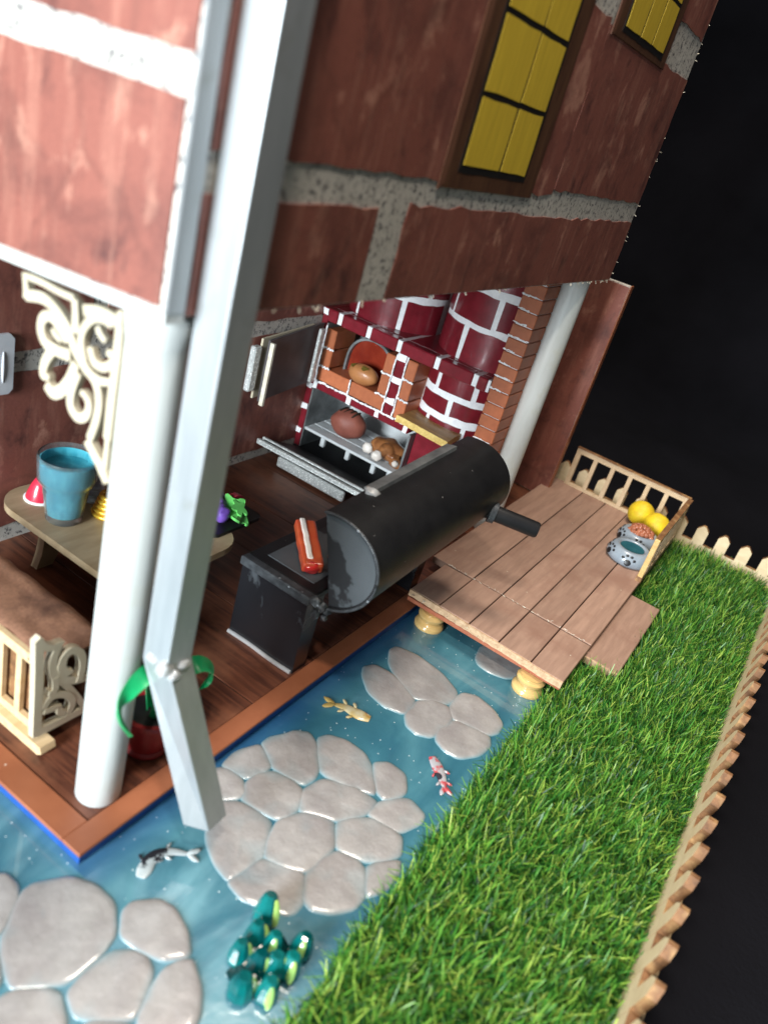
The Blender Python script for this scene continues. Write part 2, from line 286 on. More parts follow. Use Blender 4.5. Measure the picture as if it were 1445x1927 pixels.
# ------------------------------------------------------------------ mesh helpers
class MB:
    def __init__(s): s.v = []; s.f = []; s.m = []; s.sm = []
    def add(s, vs, fs, mi=0, smooth=False):
        n = len(s.v); s.v += [tuple(v) for v in vs]
        for f in fs: s.f.append(tuple(i + n for i in f)); s.m.append(mi); s.sm.append(smooth)
        return s
    def box(s, x0, x1, y0, y1, z0, z1, mi=0):
        vs = [(x, y, z) for x in (x0, x1) for y in (y0, y1) for z in (z0, z1)]
        return s.add(vs, [(0, 1, 3, 2), (4, 6, 7, 5), (0, 4, 5, 1), (2, 3, 7, 6), (0, 2, 6, 4), (1, 5, 7, 3)], mi)
    def cbox(s, x0, x1, y0, y1, z0, z1, c=.03, mi=0, mx=None):
        vs = []; lo = (x0, y0, z0); hi = (x1, y1, z1)
        idx = {}
        for sx in (0, 1):
            for sy in (0, 1):
                for sz in (0, 1):
                    sg = (sx, sy, sz)
                    for a in range(3):
                        p = [(hi[k] if sg[k] else lo[k]) for k in range(3)]
                        for k in range(3):
                            if k != a: p[k] += (-c if sg[k] else c)
                        idx[(sg, a)] = len(vs); vs.append(p)
        F = []
        for a in range(3):
            b, d = [k for k in range(3) if k != a]
            for s0 in (0, 1):
                q = []
                for (u, w) in ((0, 0), (1, 0), (1, 1), (0, 1)):
                    g = [0, 0, 0]; g[a] = s0; g[b] = u; g[d] = w; q.append(idx[(tuple(g), a)])
                F.append(q)
        for a in range(3):                       # edges along axis a
            b, d = [k for k in range(3) if k != a]
            for u in (0, 1):
                for w in (0, 1):
                    g0 = [0, 0, 0]; g1 = [0, 0, 0]; g1[a] = 1
                    for g in (g0, g1): g[b] = u; g[d] = w
                    g0, g1 = tuple(g0), tuple(g1)
                    F.append([idx[(g0, b)], idx[(g1, b)], idx[(g1, d)], idx[(g0, d)]])
        for sx in (0, 1):
            for sy in (0, 1):
                for sz in (0, 1): F.append([idx[((sx, sy, sz), a)] for a in range(3)])
        if mx is not None: vs = [tuple(mx @ Vector(p)) for p in vs]
        # orient the faces outward
        cen = sum((Vector(p) for p in vs), Vector()) / len(vs); G = []
        for f in F:
            a, b_, c_ = (Vector(vs[i]) for i in f[:3]); fc = sum((Vector(vs[i]) for i in f), Vector()) / len(f)
            G.append(f if (b_ - a).cross(c_ - a).dot(fc - cen) > 0 else f[::-1])
        return s.add(vs, G, mi)
    def prism(s, poly, fn, a0, a1, mi=0, mside=None):
        # poly: 2D outline; fn(u, v, a) -> point
        ar = sum(p[0] * q[1] - q[0] * p[1] for p, q in zip(poly, poly[1:] + poly[:1]))
        n = len(poly); vs = [fn(u, v, a0) for u, v in poly] + [fn(u, v, a1) for u, v in poly]
        p0, pu, pv, pa = (Vector(fn(*k)) for k in ((0, 0, 0), (1, 0, 0), (0, 1, 0), (0, 0, 1)))
        flip = ((pu - p0).cross(pv - p0).dot(pa - p0) * ar * (a1 - a0)) < 0
        side = [(i, (i + 1) % n, n + (i + 1) % n, n + i) for i in range(n)]
        caps = [tuple(range(n))[::-1], tuple(range(n, 2 * n))]
        if flip: side = [f[::-1] for f in side]; caps = [f[::-1] for f in caps]
        s.add(vs, caps, mi); k = len(s.v) - 2 * n
        for f in side: s.f.append(tuple(i + k for i in f)); s.m.append(mi if mside is None else mside); s.sm.append(False)
        return s
    def lathe(s, prof, cx=0, cy=0, n=24, mi=0, mx=None, smooth=True, sq=(1, 1)):
        vs = []; fs = []
        for r, z in prof:
            for k in range(n): vs.append((cx + r * sq[0] * math.cos(2 * PI * k / n), cy + r * sq[1] * math.sin(2 * PI * k / n), z))
        for j in range(len(prof) - 1):
            for k in range(n): fs.append((j * n + k, j * n + (k + 1) % n, (j + 1) * n + (k + 1) % n, (j + 1) * n + k))
        fs.append(tuple(range(n))[::-1]); m = (len(prof) - 1) * n; fs.append(tuple(range(m, m + n)))
        if prof[0][1] > prof[-1][1]: fs = [f[::-1] for f in fs]
        if mx is not None: vs = [tuple(mx @ Vector(p)) for p in vs]
        return s.add(vs, fs, mi, smooth)
    def tube(s, path, r, n=10, mi=0, flat=None, smooth=True):
        P = [Vector(p) for p in path]; R = r if isinstance(r, (list, tuple)) else [r] * len(P)
        vs = []; fs = []; up = Vector((0, 0, 1))
        for i, p in enumerate(P):
            d = (P[min(i + 1, len(P) - 1)] - P[max(i - 1, 0)]).normalized()
            a = d.cross(up)
            if a.length < 1e-3: a = Vector((1, 0, 0))
            a.normalize(); b = a.cross(d).normalized()
            for k in range(n):
                th = 2 * PI * k / n; vs.append(p + a * math.cos(th) * R[i] + b * math.sin(th) * R[i] * (flat or 1))
        for i in range(len(P) - 1):
            for k in range(n): fs.append((i * n + k, i * n + (k + 1) % n, (i + 1) * n + (k + 1) % n, (i + 1) * n + k))
        m = (len(P) - 1) * n; fs = [f[::-1] for f in fs] if False else fs
        fs.append(tuple(range(n))[::-1]); fs.append(tuple(range(m, m + n)))
        return s.add(vs, fs, mi, smooth)
    def ball(s, c, r, n=16, m=10, mi=0, jit=0, rot=None, seed=0):
        r = r if isinstance(r, (tuple, list)) else (r, r, r); vs = []; fs = []
        for j in range(m + 1):
            ph = PI * j / m
            for k in range(n):
                d = Vector((math.sin(ph) * math.cos(2 * PI * k / n), math.sin(ph) * math.sin(2 * PI * k / n), -math.cos(ph)))
                q = 1 + (jit * mnoise.noise(d * 1.7 + Vector((seed, seed * 2, 3))) if jit else 0)
                p = Vector((d.x * r[0] * q, d.y * r[1] * q, d.z * r[2] * q))
                if rot is not None: p = rot @ p
                vs.append(Vector(c) + p)
        for j in range(m):
            for k in range(n): fs.append((j * n + k, j * n + (k + 1) % n, (j + 1) * n + (k + 1) % n, (j + 1) * n + k))
        return s.add(vs, fs, mi, True)
    def ribbon(s, pts, w, fn, a0, a1, mi=0):
        # a cut strip of width w (number or list) that follows pts in a plane, from a0 to a1 in depth
        P = [Vector(p).to_3d() for p in pts]; n = len(P); ww = w if isinstance(w, (list, tuple)) else [w] * n
        l = []; r = []
        for i, p in enumerate(P):
            d = (P[min(i + 1, n - 1)] - P[max(i - 1, 0)]).normalized(); q = Vector((-d.y, d.x, 0)) * ww[i] / 2
            l.append((p + q)[:2]); r.append((p - q)[:2])
        e = random.uniform(-.012, .012)
        return s.prism([tuple(x) for x in l + r[::-1]], fn, a0 + e, a1 + e, mi)

def curve(pts, k=6):
    # Catmull-Rom through 2D or 3D points
    P = [Vector(p) for p in pts]; P = [P[0] * 2 - P[1]] + P + [P[-1] * 2 - P[-2]]; out = []
    for i in range(1, len(P) - 2):
        for j in range(k):
            t = j / k; a, b, c, d = P[i - 1:i + 3]
            out.append(.5 * ((2 * b) + (c - a) * t + (2 * a - 5 * b + 4 * c - d) * t * t + (3 * b - a - 3 * c + d) * t ** 3))
    out.append(P[-2]); return [tuple(p) for p in out]

def setp(o, label=None, cat=None, group=None, kind=None):
    if label: o['label'] = label
    if cat: o['category'] = cat
    if group: o['group'] = group
    if kind: o['kind'] = kind
    return o
WP = {}
def wpos(o): return WP.get(o.name, Vector((0, 0, 0)))
def thing(name, loc, label, cat, group=None):
    o = bpy.data.objects.new(name, None); COL.objects.link(o); o.location = loc; o.empty_display_size = .3
    WP[o.name] = Vector(loc); return setp(o, label, cat, group)
def obj(name, mb, mats, parent=None, base=False, label=None, kind=None, rot=None, pivot=None):
    mats = mats if isinstance(mats, (list, tuple)) else [mats]
    V = np.array([tuple(v) for v in mb.v], dtype=float)
    lo, hi = V.min(0), V.max(0); c = (lo + hi) / 2
    if base: c[2] = lo[2]
    me = bpy.data.meshes.new(name); me.from_pydata((V - c).tolist(), [], mb.f)
    for m in mats: me.materials.append(m)
    me.polygons.foreach_set('material_index', mb.m); me.polygons.foreach_set('use_smooth', mb.sm); me.update()
    if any(mb.sm): me.set_sharp_from_angle(angle=math.radians(48))
    o = bpy.data.objects.new(name, me); COL.objects.link(o)
    c = Vector(c); WP[o.name] = c
    if parent is not None: o.parent = parent; o.location = c - wpos(parent)
    else: o.location = c
    if label: o['label'] = label
    if kind: o['kind'] = kind
    return o
def dup(o, loc, parent=None):
    c = o.copy(); COL.objects.link(c); loc = Vector(loc); WP[c.name] = loc
    c.parent = parent; c.location = loc - (wpos(parent) if parent else Vector())
    return c
def jag(rect, step=.5, j=.05, seed=0):
    # a rectangle in a plane whose edges wander, as torn print edges do
    u0, u1, v0, v1 = rect; out = []
    for (a, b) in (((u0, v0), (u1, v0)), ((u1, v0), (u1, v1)), ((u1, v1), (u0, v1)), ((u0, v1), (u0, v0))):
        n = max(2, int(math.hypot(b[0] - a[0], b[1] - a[1]) / step))
        for i in range(n):
            t = i / n; p = Vector((a[0] + (b[0] - a[0]) * t, a[1] + (b[1] - a[1]) * t, seed))
            out.append((p.x + j * mnoise.noise(p * 1.9), p.y + j * mnoise.noise(p * 1.9 + Vector((9, 4, 1)))))
    return out
XZ = lambda y: (lambda u, v, a: (u, y + a, v))     # plane of the lawn side
YZ = lambda x: (lambda u, v, a: (x + a, u, v))     # plane of the porch front
XY = lambda z: (lambda u, v, a: (u, v, z + a))

# ------------------------------------------------------------------ the setting
def cloth():
    mb = MB(); n = 60; vs = []; fs = []
    xs = [-60 + 260 * i / n for i in range(n + 1)]; ys = [-140 + 260 * i / n for i in range(n + 1)]
    for x in xs:
        for y in ys:
            rise = max(0, x - 62) ** 1.5 * .25
            f = 1.3 * mnoise.noise(Vector((x * .035, y * .06, 2))) + .6 * mnoise.noise(Vector((x * .12, y * .09, 7)))
            out = max(0, max(-12 - y, x - 34, -6 - x))
            vs.append((x, y, -1.75 + min(1, out / 8) * (f - .3) + rise))
    for i in range(n):
        for j in range(n): fs.append((i * (n + 1) + j, (i + 1) * (n + 1) + j, (i + 1) * (n + 1) + j + 1, i * (n + 1) + j + 1))
    mb.add(vs, fs, 0, True); obj('black_cloth', mb, M['black_cloth'], kind='structure')
cloth()
obj('base_board', MB().cbox(-9, 33.2, -11.9, 24, -1.5, -.95, .05), M['ply'], kind='structure')

def water():
    mb = MB(); nx, ny = 90, 60; vs = []; fs = []
    for i in range(nx + 1):
        for j in range(ny + 1):
            x = -8.8 + 41.5 * i / nx; y = -6.3 + 27 * j / ny
            vs.append((x, y, -.5 + .012 * mnoise.noise(Vector((x * .7, y * .7, 0)))))
    for i in range(nx):
        for j in range(ny): fs.append((i * (ny + 1) + j, (i + 1) * (ny + 1) + j, (i + 1) * (ny + 1) + j + 1, i * (ny + 1) + j + 1))
    mb.add(vs, fs, 0, True)
    me = bpy.data.meshes.new('pond_water'); me.from_pydata(mb.v, [], mb.f); me.materials.append(M['water'])
    me.polygons.foreach_set('use_smooth', mb.sm); o = bpy.data.objects.new('pond_water', me); COL.objects.link(o); o['kind'] = 'structure'
water()

def shore(x): return -5.5 + .10 * mnoise.noise(Vector((x * .9, 3, 1))) + .06 * mnoise.noise(Vector((x * 3.1, 3, 5)))
def lawn():
    mb = MB(); nx, ny = 220, 24; vs = []; fs = []
    for i in range(nx + 1):
        x = -8.9 + 41 * i / nx; s = shore(x)
        for j in range(ny + 1):
            t = j / ny; y = s + (-11.42 - s) * t
            z = -.56 + .2 * min(1, t * 6) ** .6 + .03 * mnoise.noise(Vector((x * 4, y * 4, 0))) * (1 if t > 0 else 0)
            vs.append((x, y, z))
    for i in range(nx):
        for j in range(ny): fs.append((i * (ny + 1) + j, i * (ny + 1) + j + 1, (i + 1) * (ny + 1) + j + 1, (i + 1) * (ny + 1) + j))
    mb.add(vs, fs, 0, True); obj('lawn', mb, M['lawn'], kind='structure')
lawn()
def grass():
    rng = np.random.default_rng(3); n = 64000
    x = rng.uniform(-5.5, 31.9, n); t = rng.uniform(0, 1, n)
    sh = np.array([shore(a) for a in x]); y = sh - .12 + (-11.3 - sh + .12) * t
    under = (x > 15.2) & (x < 31.2) & (y > -5.75); step = (x > 17.1) & (x < 23.7) & (y > -7.45)
    k = ~(under | step); x, y = x[k], y[k]; n = len(x)
    edge = np.clip((sh[k] - y) / .5, 0, 1)
    patch = np.array([mnoise.noise(Vector((a * .55, b * .55, 4))) for a, b in zip(x, y)])
    fen = np.clip((y + 11.3) / 1.0, 0, 1); h = rng.uniform(.40, 1.08, n) * (.5 + .5 * edge) * (.55 + .45 * fen) * (1 + .25 * patch); w = rng.uniform(.014, .029, n)
    az = rng.uniform(0, 2 * PI, n) + .3 * patch; lean = np.abs(rng.normal(.62, .4, n)).clip(.05, 1.4)
    d = np.stack([np.cos(az), np.sin(az), 0 * az], 1); q = np.stack([-np.sin(az), np.cos(az), 0 * az], 1)
    tw = rng.uniform(-.7, .7, n)[:, None]; q = q * np.cos(tw) + d * np.sin(tw)
    z0 = -.56 + .2 * np.minimum(1, ((sh[k] - y) / 5.9 * 6)) ** .6 - .02
    B = np.stack([x, y, z0], 1); up = np.array([0, 0, 1.0])
    mid = B + (d * np.sin(lean * .6)[:, None] + up * np.cos(lean * .6)[:, None]) * (h * .55)[:, None]
    tip = mid + (d * np.sin(lean * 1.35)[:, None] + up * np.cos(lean * 1.35)[:, None]) * (h * .45)[:, None]
    W_ = w[:, None]; V = np.stack([B - q * W_, B + q * W_, mid - q * W_ * .85, mid + q * W_ * .85, tip - q * W_ * .3, tip + q * W_ * .3], 1).reshape(-1, 3)
    i = (np.arange(n) * 6)[:, None]
    F = np.concatenate([i + np.array([0, 1, 3, 2]), i + np.array([2, 3, 5, 4])], 1).reshape(-1, 4)
    me = bpy.data.meshes.new('grass'); me.vertices.add(len(V)); me.vertices.foreach_set('co', V.ravel())
    me.loops.add(F.size); me.loops.foreach_set('vertex_index', F.ravel()); me.polygons.add(len(F))
    me.polygons.foreach_set('loop_start', np.arange(len(F)) * 4); me.update(); me.validate()
    me.materials.append(M['grass']); o = bpy.data.objects.new('grass', me); COL.objects.link(o)
    setp(o, 'bright green plastic turf filling the plot between pond and picket fence', 'grass', None, 'stuff')
grass()

# ------------------------------------------------------------------ the house
H = thing('toy_house', (15, 6, 0), 'brick patterned model house with white corner columns and a printed yellow upper window', 'house')
base = obj('base_block', MB().box(.12, 29.9, .12, 13, -1, -.07), M['blue_base'], H)
tr = obj('floor_trim', MB().cbox(0, 30.4, 0, .6, -.07, .035, .02), M['trim'], H)
tr2 = obj('floor_trim', MB().cbox(0, .7, .603, 13, -.07, .032, .02), M['trim'], H)
fl = obj('floor', MB().box(.7, 29.9, .6, 13, -.07, -.035), M['black_flat'], H)
xs = [.72, 3.55, 6.45, 9.4, 12.4, 15.35, 18.3, 21.25, 24.2, 27.1, 29.85]
for a, b in zip(xs, xs[1:]):
    obj('plank', MB().cbox(a + .012, b - .012, .62, 13, -.034, 0, .018), M['floor'], fl)
# front wall over the porch (bricks printed large, shown proud of their mortar)
fw = obj('front_wall', MB().prism([(.45, 12.11), (13, 11.2), (13, 25), (.45, 25)], YZ(.86), 0, .34), [M['mortar'], M['cream_edge']], H)
def fbrick(y0, y1, z0, z1, s):
    obj('brick', MB().prism(jag((y0, y1, z0, z1), .4, .07, s), YZ(.86), -.035, .01), M['brick'], fw)
fbrick(.55, 7.6, 15.86, 19.6, 1); fbrick(7.95, 12.9, 15.86, 19.6, 2); fbrick(.5, 5.9, 20.0, 24.9, 8)
lo = lambda y: 12.11 - (y - .45) * .0725
def slope_brick(y0, y1, z1, s):
    p = [(y0, lo(y0) + .13), (y1, lo(y1) + .13)] + [q for q in jag((y0, y1, 13, z1), .4, .07, s) if q[1] > z1 - .2]
    obj('brick', MB().prism(p, YZ(.86), -.035, .01), M['brick'], fw)
slope_brick(.62, 6.4, 15.28, 3); slope_brick(6.8, 12.9, 15.28, 4)
obj('white_edging', MB().prism([(.42, lo(.42) - .12), (13, lo(13) - .12), (13, lo(13) + .1), (.42, lo(.42) + .1)], YZ(.82), -.02, .40), M['white_paint'], H)
obj('corner_edging', MB().cbox(.80, 1.22, .40, .47, 12.15, 25, .02), M['pipe_white'], H)
# lawn-side wall
sw = obj('side_wall', MB().prism([(1.2, 12.05), (25.25, 11.8), (25.0, 25), (1.2, 25)], XZ(.5), 0, .35), [M['mortar']], H)
def sbrick(x0, x1, z0, z1, s, poly=None):
    obj('brick', MB().prism(poly or jag((x0, x1, z0, z1), .5, .10, s), XZ(.5), -.035, .01), M['brick'], sw)
def lowb(x0, x1, z1, s):
    g = lambda x: 12.05 - (x - 1.2) * .0104 + .03
    return [(x0, g(x0)), (x1, g(x1))] + [q for q in jag((x0, x1, 12.6, z1), .5, .12, s) if q[1] > 12.8]
sbrick(0, 0, 0, 0, 5, lowb(1.3, 6.35, 14.0, 5)); sbrick(0, 0, 0, 0, 6, lowb(7.55, 25.17, 14.1, 6))
sbrick(1.3, 15.6, 14.68, 19.3, 7); sbrick(15.65, 25.05, 14.85, 19.2, 8); sbrick(1.3, 14.4, 19.9, 24.9, 9); sbrick(14.8, 24.95, 20.5, 24.9, 10)
g = MB()
for i in range(22):
    z = random.uniform(11.8, 24.5); x = 25.25 - (z - 11.8) * .019; a = random.uniform(-1, 1)
    g.tube([(x - .02, .5 + random.uniform(0, .1), z), (x + random.uniform(.05, .16), .48 + random.uniform(-.06, .06), z + .12 * a)], random.uniform(.008, .018), 4)
for i in range(26):
    x = random.choice([random.uniform(1.3, 25), random.uniform(20, 25.2)]); z = 12.05 - (x - 1.2) * .0104
    g.tube([(x, .50, z + .02), (x + random.uniform(-.15, .15), .47, z - random.uniform(.02, .12))], random.uniform(.015, .035), 4)
obj('torn_paper', g, M['cream_edge'], sw, kind='stuff')
# printed windows: timber surround, black bars, yellow panes
def window(x0, x1, z0, z1, cols, rows, label):
    w = obj('window', MB().cbox(x0, x1, .43, .466, z0, z1, .012), M['frame_print'], H, label=label)
    obj('window_edge', MB().prism([(x0 - .2, z0 - .05), (x0 + .06, z0 + .1), (x0 + .06, z1), (x0 - .2, z1)], XZ(.44), -.012, .02), M['window_edge'], w)
    obj('muntin', MB().prism(jag((cols[0] - .1, cols[-1] + .1, rows[0] - .1, rows[-1] + .05), .5, .03, 3), XZ(.43), -.008, .002), M['muntin'], w)
    for a, b in zip(cols, cols[1:]):
        for c, d in zip(rows, rows[1:]):
            obj('pane', MB().prism(jag((a + .06, b - .06, c + .07, d - .07), .5, .035, a + c), XZ(.43), -.022, -.006), M['pane'], w)
window(8.72, 14.0, 14.55, 24.9, (9.36, 11.42, 13.1), (15.02, 16.6, 18.22, 19.9, 21.6, 23.3, 24.9), 'tall yellow window in brown timber surround')
window(16.0, 21.55, 19.02, 24.9, (16.66, 18.2, 19.45, 20.9), (19.3, 20.72, 22.2, 23.6, 24.9), 'smaller three column yellow window')
obj('upper_floor', MB().box(1.22, 25, .87, 13, 12.25, 12.6), M['dark_panel'], H)
obj('upper_end', MB().box(24.6, 24.95, .87, 13, 12.62, 25), M['dark_panel'], H)
# wall behind the porch
iw = obj('inner_wall', MB().box(-.2, 29.6, 11.2, 11.5, 0, 12.2), M['mortar'], H)
for a in ((.0, 11.3, .62, 6.02, 11), (11.8, 29.3, .45, 6.05, 12), (.0, 8.6, 6.68, 12.1, 13), (9.2, 29.3, 6.7, 12.1, 14)):
    obj('brick', MB().prism(jag(a[:4], .5, .10, a[4]), XZ(11.2), -.03, .01), M['brick'], iw)
# end wall with its printed face
ew = obj('end_wall', MB().box(29.42, 29.75, .55, 11.18, .04, 11.3), M['mortar'], H)
obj('brick', MB().prism(jag((.56, 11.1, .08, 11.25), .8, .015, 2), YZ(29.42), -.03, .01), M['brick'], ew)
obj('card_edge', MB().cbox(29.38, 29.78, .49, .548, .04, 11.32, .01), M['trim'], H)
# columns, downpipe, bracket
for x, y, h in ((1.42, 1.12, 11.9), (23.15, 1.12, 11.78)):
    obj('column', MB().lathe([(.50, .0), (.53, .05), (.535, 3), (.53, h)], x, y, 40), M['white_paint'], H)
def pipe():
    mb = MB()
    q = [[(1.5, .46), (1.5, -.27), (2.22, -.27), (2.22, .46)], [(1.5, .46), (1.5, -.25), (2.22, -.25), (2.22, .46)],
         [(1.82, -1.22), (2.1, -1.78), (2.78, -1.72), (2.5, -1.17)]]
    zs = [[25] * 4, [4.62, 4.86, 4.72, 4.45], [.52, .52, .46, .46]]
    vs = [(x, y, z) for qq, zz in zip(q, zs) for (x, y), z in zip(qq, zz)]
    fs = []
    for j in range(2):
        for k in range(4): fs.append((j * 4 + k, j * 4 + (k + 1) % 4, j * 4 + 4 + (k + 1) % 4, j * 4 + 4 + k))
    fs += [(0, 1, 2, 3)[::-1], (8, 9, 10, 11)]
    mb.add(vs, fs); o = obj('downpipe', mb, M['pipe_white'], H)
    b = o.modifiers.new('soft', 'BEVEL'); b.width = .03; b.segments = 2
    g = MB()
    for c, r, sd in (((1.52, -.16, 4.7), (.22, .16, .2), 1), ((1.66, -.31, 4.55), (.16, .12, .13), 2), ((1.95, -.29, 4.65), (.17, .08, .1), 3), ((1.55, .2, 4.75), (.12, .2, .15), 4), ((1.7, -.36, 4.3), (.1, .07, .11), 5)):
        g.ball(c, r, 14, 9, jit=.35, seed=sd)
    obj('glue_blob', g, M['glue'], o)
pipe()
BRACKET = [
  ([(4.21,11.12),(3.73,11.23),(3.34,11.14),(3.01,10.92),(2.77,10.62),(2.46,10.39),(2.16,10.22),(2.02,9.88),(2.06,9.45),(2.18,9.05)], [0.21,0.21,0.20,0.20,0.20,0.20,0.18,0.17,0.18,0.16]),
  ([(4.29,11.52),(4.21,11.25),(4.17,11.07)], [0.09,0.15,0.22]),
  ([(4.23,11.48),(3.76,11.51),(3.35,11.50),(2.90,11.52)], [0.12,0.12,0.12,0.12]),
  ([(2.98,10.68),(3.20,10.84),(3.45,10.98),(3.68,10.88),(3.73,10.64),(3.60,10.44),(3.29,10.40),(2.88,10.45)], [0.17,0.18,0.20,0.20,0.20,0.20,0.21,0.22]),
  ([(3.43,10.76),(3.33,10.68),(3.15,10.62)], [0.08,0.11,0.09]),
  ([(3.39,10.34),(3.56,10.05),(3.59,9.78),(3.41,9.80)], [0.20,0.20,0.18,0.11]),
  ([(3.48,9.63),(3.28,9.54),(3.05,9.68),(2.85,9.97),(2.71,10.36)], [0.20,0.24,0.25,0.23,0.20]),
  ([(2.62,10.21),(2.77,9.78),(2.75,9.48),(2.54,9.35),(2.32,9.48),(2.27,9.73),(2.40,9.86),(2.52,9.88)], [0.15,0.18,0.19,0.19,0.18,0.16,0.13,0.10]),
  ([(2.87,11.52),(2.82,11.26),(2.78,10.93)], [0.15,0.16,0.18]),
  ([(2.64,11.40),(2.22,11.52),(1.65,11.50)], [0.20,0.20,0.22]),
  ([(2.49,10.41),(2.64,10.78),(2.60,11.07),(2.39,11.34),(2.11,11.43),(1.89,11.39)], [0.16,0.16,0.16,0.17,0.16,0.13]),
  ([(2.25,11.25),(2.16,11.14),(2.01,11.06)], [0.12,0.13,0.09]),
  ([(2.39,10.81),(2.24,10.58),(1.94,10.60),(1.74,10.85),(1.94,10.90)], [0.15,0.16,0.16,0.16,0.12]),
  ([(2.33,10.33),(2.05,10.30),(1.79,10.38)], [0.15,0.15,0.13]),
  ([(1.70,11.48),(1.69,10.87),(1.71,10.16),(1.71,9.27)], [0.18,0.18,0.18,0.18]),
  ([(2.24,9.00),(1.91,8.74),(1.73,8.55),(1.60,8.39)], [0.20,0.21,0.20,0.16]),
]
obj('filler', MB().lathe([(.54, 11.4), (.57, 11.6), (.60, 11.85), (.58, 11.95)], 1.42, 1.12, 30), M['white_paint'], H)
def bracket():
    mb = MB(); f = YZ(1.14)
    for p, w in BRACKET:
        n = (len(p) - 1) * 6 + 1; ww = [float(np.interp(i / 6, range(len(w)), w)) for i in range(n)]
        mb.ribbon(curve(p), ww, f, -.07, .07)
    mb.prism([(1.66, 8.6), (1.76, 8.6), (1.8, 11.7), (1.66, 11.75)], f, -.06, .06)
    obj('bracket', mb, M['lace'], H)
bracket()
b = MB()
b.prism([(5.25, 5.55), (5.4, 5.42), (5.66, 5.42), (5.8, 5.56), (5.8, 7.15), (5.66, 7.3), (5.2, 7.3), (5.0, 7.15), (5.0, 5.6)], XZ(11.2), -.16, -.04)
pl = obj('wall_plate', b, M['plate_white'])
setp(pl, 'small white rounded plate fixed to the brick wall behind the porch table', 'wall plate')
obj('ridge', MB().ball((5.45, 11.03, 6.3), (.05, .04, .5), 8, 8), M['plate_white'], pl)

# ------------------------------------------------------------------ brick oven
O = thing('brick_oven', (23.5, 6.5, 0), 'maroon and orange brick barbecue oven with white joints along the end of the porch', 'oven')
obj('hearth', MB().cbox(21.3, 28.9, 2.42, 11.15, .01, .12, .02), M['black_flat'], O)
up = obj('side_upright', MB().cbox(21.3, 25.5, 10.84, 11.16, .13, 7.08, .03), M['maroon'], O)
for z in (.95, 2.2, 3.3, 4.2, 5.3, 6.9):
    obj('joint', MB().prism(jag((10.85, 11.15, z - .12, z + .12), .09, .09, z), YZ(21.3), -.03, .03), M['grout'], up)
obj('inner_panel', MB().box(21.36, 25.2, 10.78, 10.838, .13, 6.4), M['dull_silver'], O)
obj('back_panel', MB().box(25.2, 25.4, 5.4, 10.78, .13, 6.45), M['rack'], O)
obj('inner_panel', MB().box(21.5, 25.2, 5.28, 5.38, .13, 3.2), M['dull_silver'], O)
sh = obj('shelf', MB().cbox(21.32, 25.2, 5.4, 10.84, 3.26, 3.62, .03), M['maroon'], O)
def dabs(parent, pts, r=(.035, .12, .17)):
    for i, p in enumerate(pts):
        obj('joint', MB().prism(jag((p[1] - r[1], p[1] + r[1], p[2] - r[2], p[2] + r[2]), .09, .09, p[1] * 3 + i), YZ(p[0]), -.03, .03), M['grout'], parent)
dabs(sh, [(21.31, y, 3.46) for y in (10.7, 8.75, 7.15, 5.55)])
g = MB()
for i in range(22): g.ball((21.32, 10.75 - i * .245, 3.64 + random.uniform(-.03, .03)), (.04, .15, .05), 7, 5, jit=.6, seed=i)
obj('grout_line', g, M['grout'], O, kind='stuff')
def obrick(x0, x1, y0, y1, z0, z1):
    return obj('brick', MB().cbox(x0, x1, y0, y1, z0, z1, .035), M['orange_brick'], O)
def groutl(a, b, r=.045, k=7, seed=1):
    mb = MB(); a = Vector(a); b = Vector(b)
    for i in range(k + 1): mb.ball(a.lerp(b, i / k) + Vector((0, random.uniform(-.02, .02), random.uniform(-.025, .025))), (r, max(.04, abs(b.y - a.y) / k * .75), max(.045, abs(b.z - a.z) / k * .75)), 7, 5, jit=.5, seed=seed + i)
    return obj('grout_line', mb, M['grout'], O, kind='stuff')
obrick(21.33, 22.9, 8.93, 10.74, 3.70, 4.36); obrick(21.33, 22.9, 6.98, 8.86, 3.70, 4.36)
obrick(21.34, 23.0, 10.22, 10.74, 4.42, 5.28); obrick(21.34, 23.0, 10.22, 10.74, 5.32, 6.2)
obrick(21.35, 22.3, 6.98, 7.48, 4.42, 5.36); obrick(21.35, 22.3, 6.98, 7.48, 5.42, 6.3)
groutl((21.33, 10.80, 3.75), (21.33, 10.80, 6.2), k=12); groutl((21.33, 10.74, 4.39), (21.33, 10.2, 4.39)); groutl((21.33, 10.74, 5.3), (21.33, 10.2, 5.3))
groutl((21.33, 8.9, 3.72), (21.33, 8.9, 4.34)); groutl((21.33, 7.5, 4.39), (21.33, 6.98, 4.39)); groutl((21.33, 7.5, 5.39), (21.33, 6.98, 5.39)); groutl((21.33, 6.95, 3.75), (21.33, 6.95, 6.3), k=12)
dv = obj('divider', MB().cbox(21.31, 22.6, 6.42, 6.90, 3.63, 6.48, .03), M['maroon'], O)
dabs(dv, [(21.31, 6.66, z) for z in (4.35, 5.35, 6.38)], (.035, .24, .15))
for i, z in enumerate((3.68, 4.62, 5.54)):
    obrick(21.34, 23.2, 5.86, 6.36, z, z + .88)
    if i: groutl((21.33, 6.36, z - .03), (21.33, 5.86, z - .03), r=.05)
groutl((21.33, 6.40, 3.75), (21.33, 6.40, 6.4), k=12)
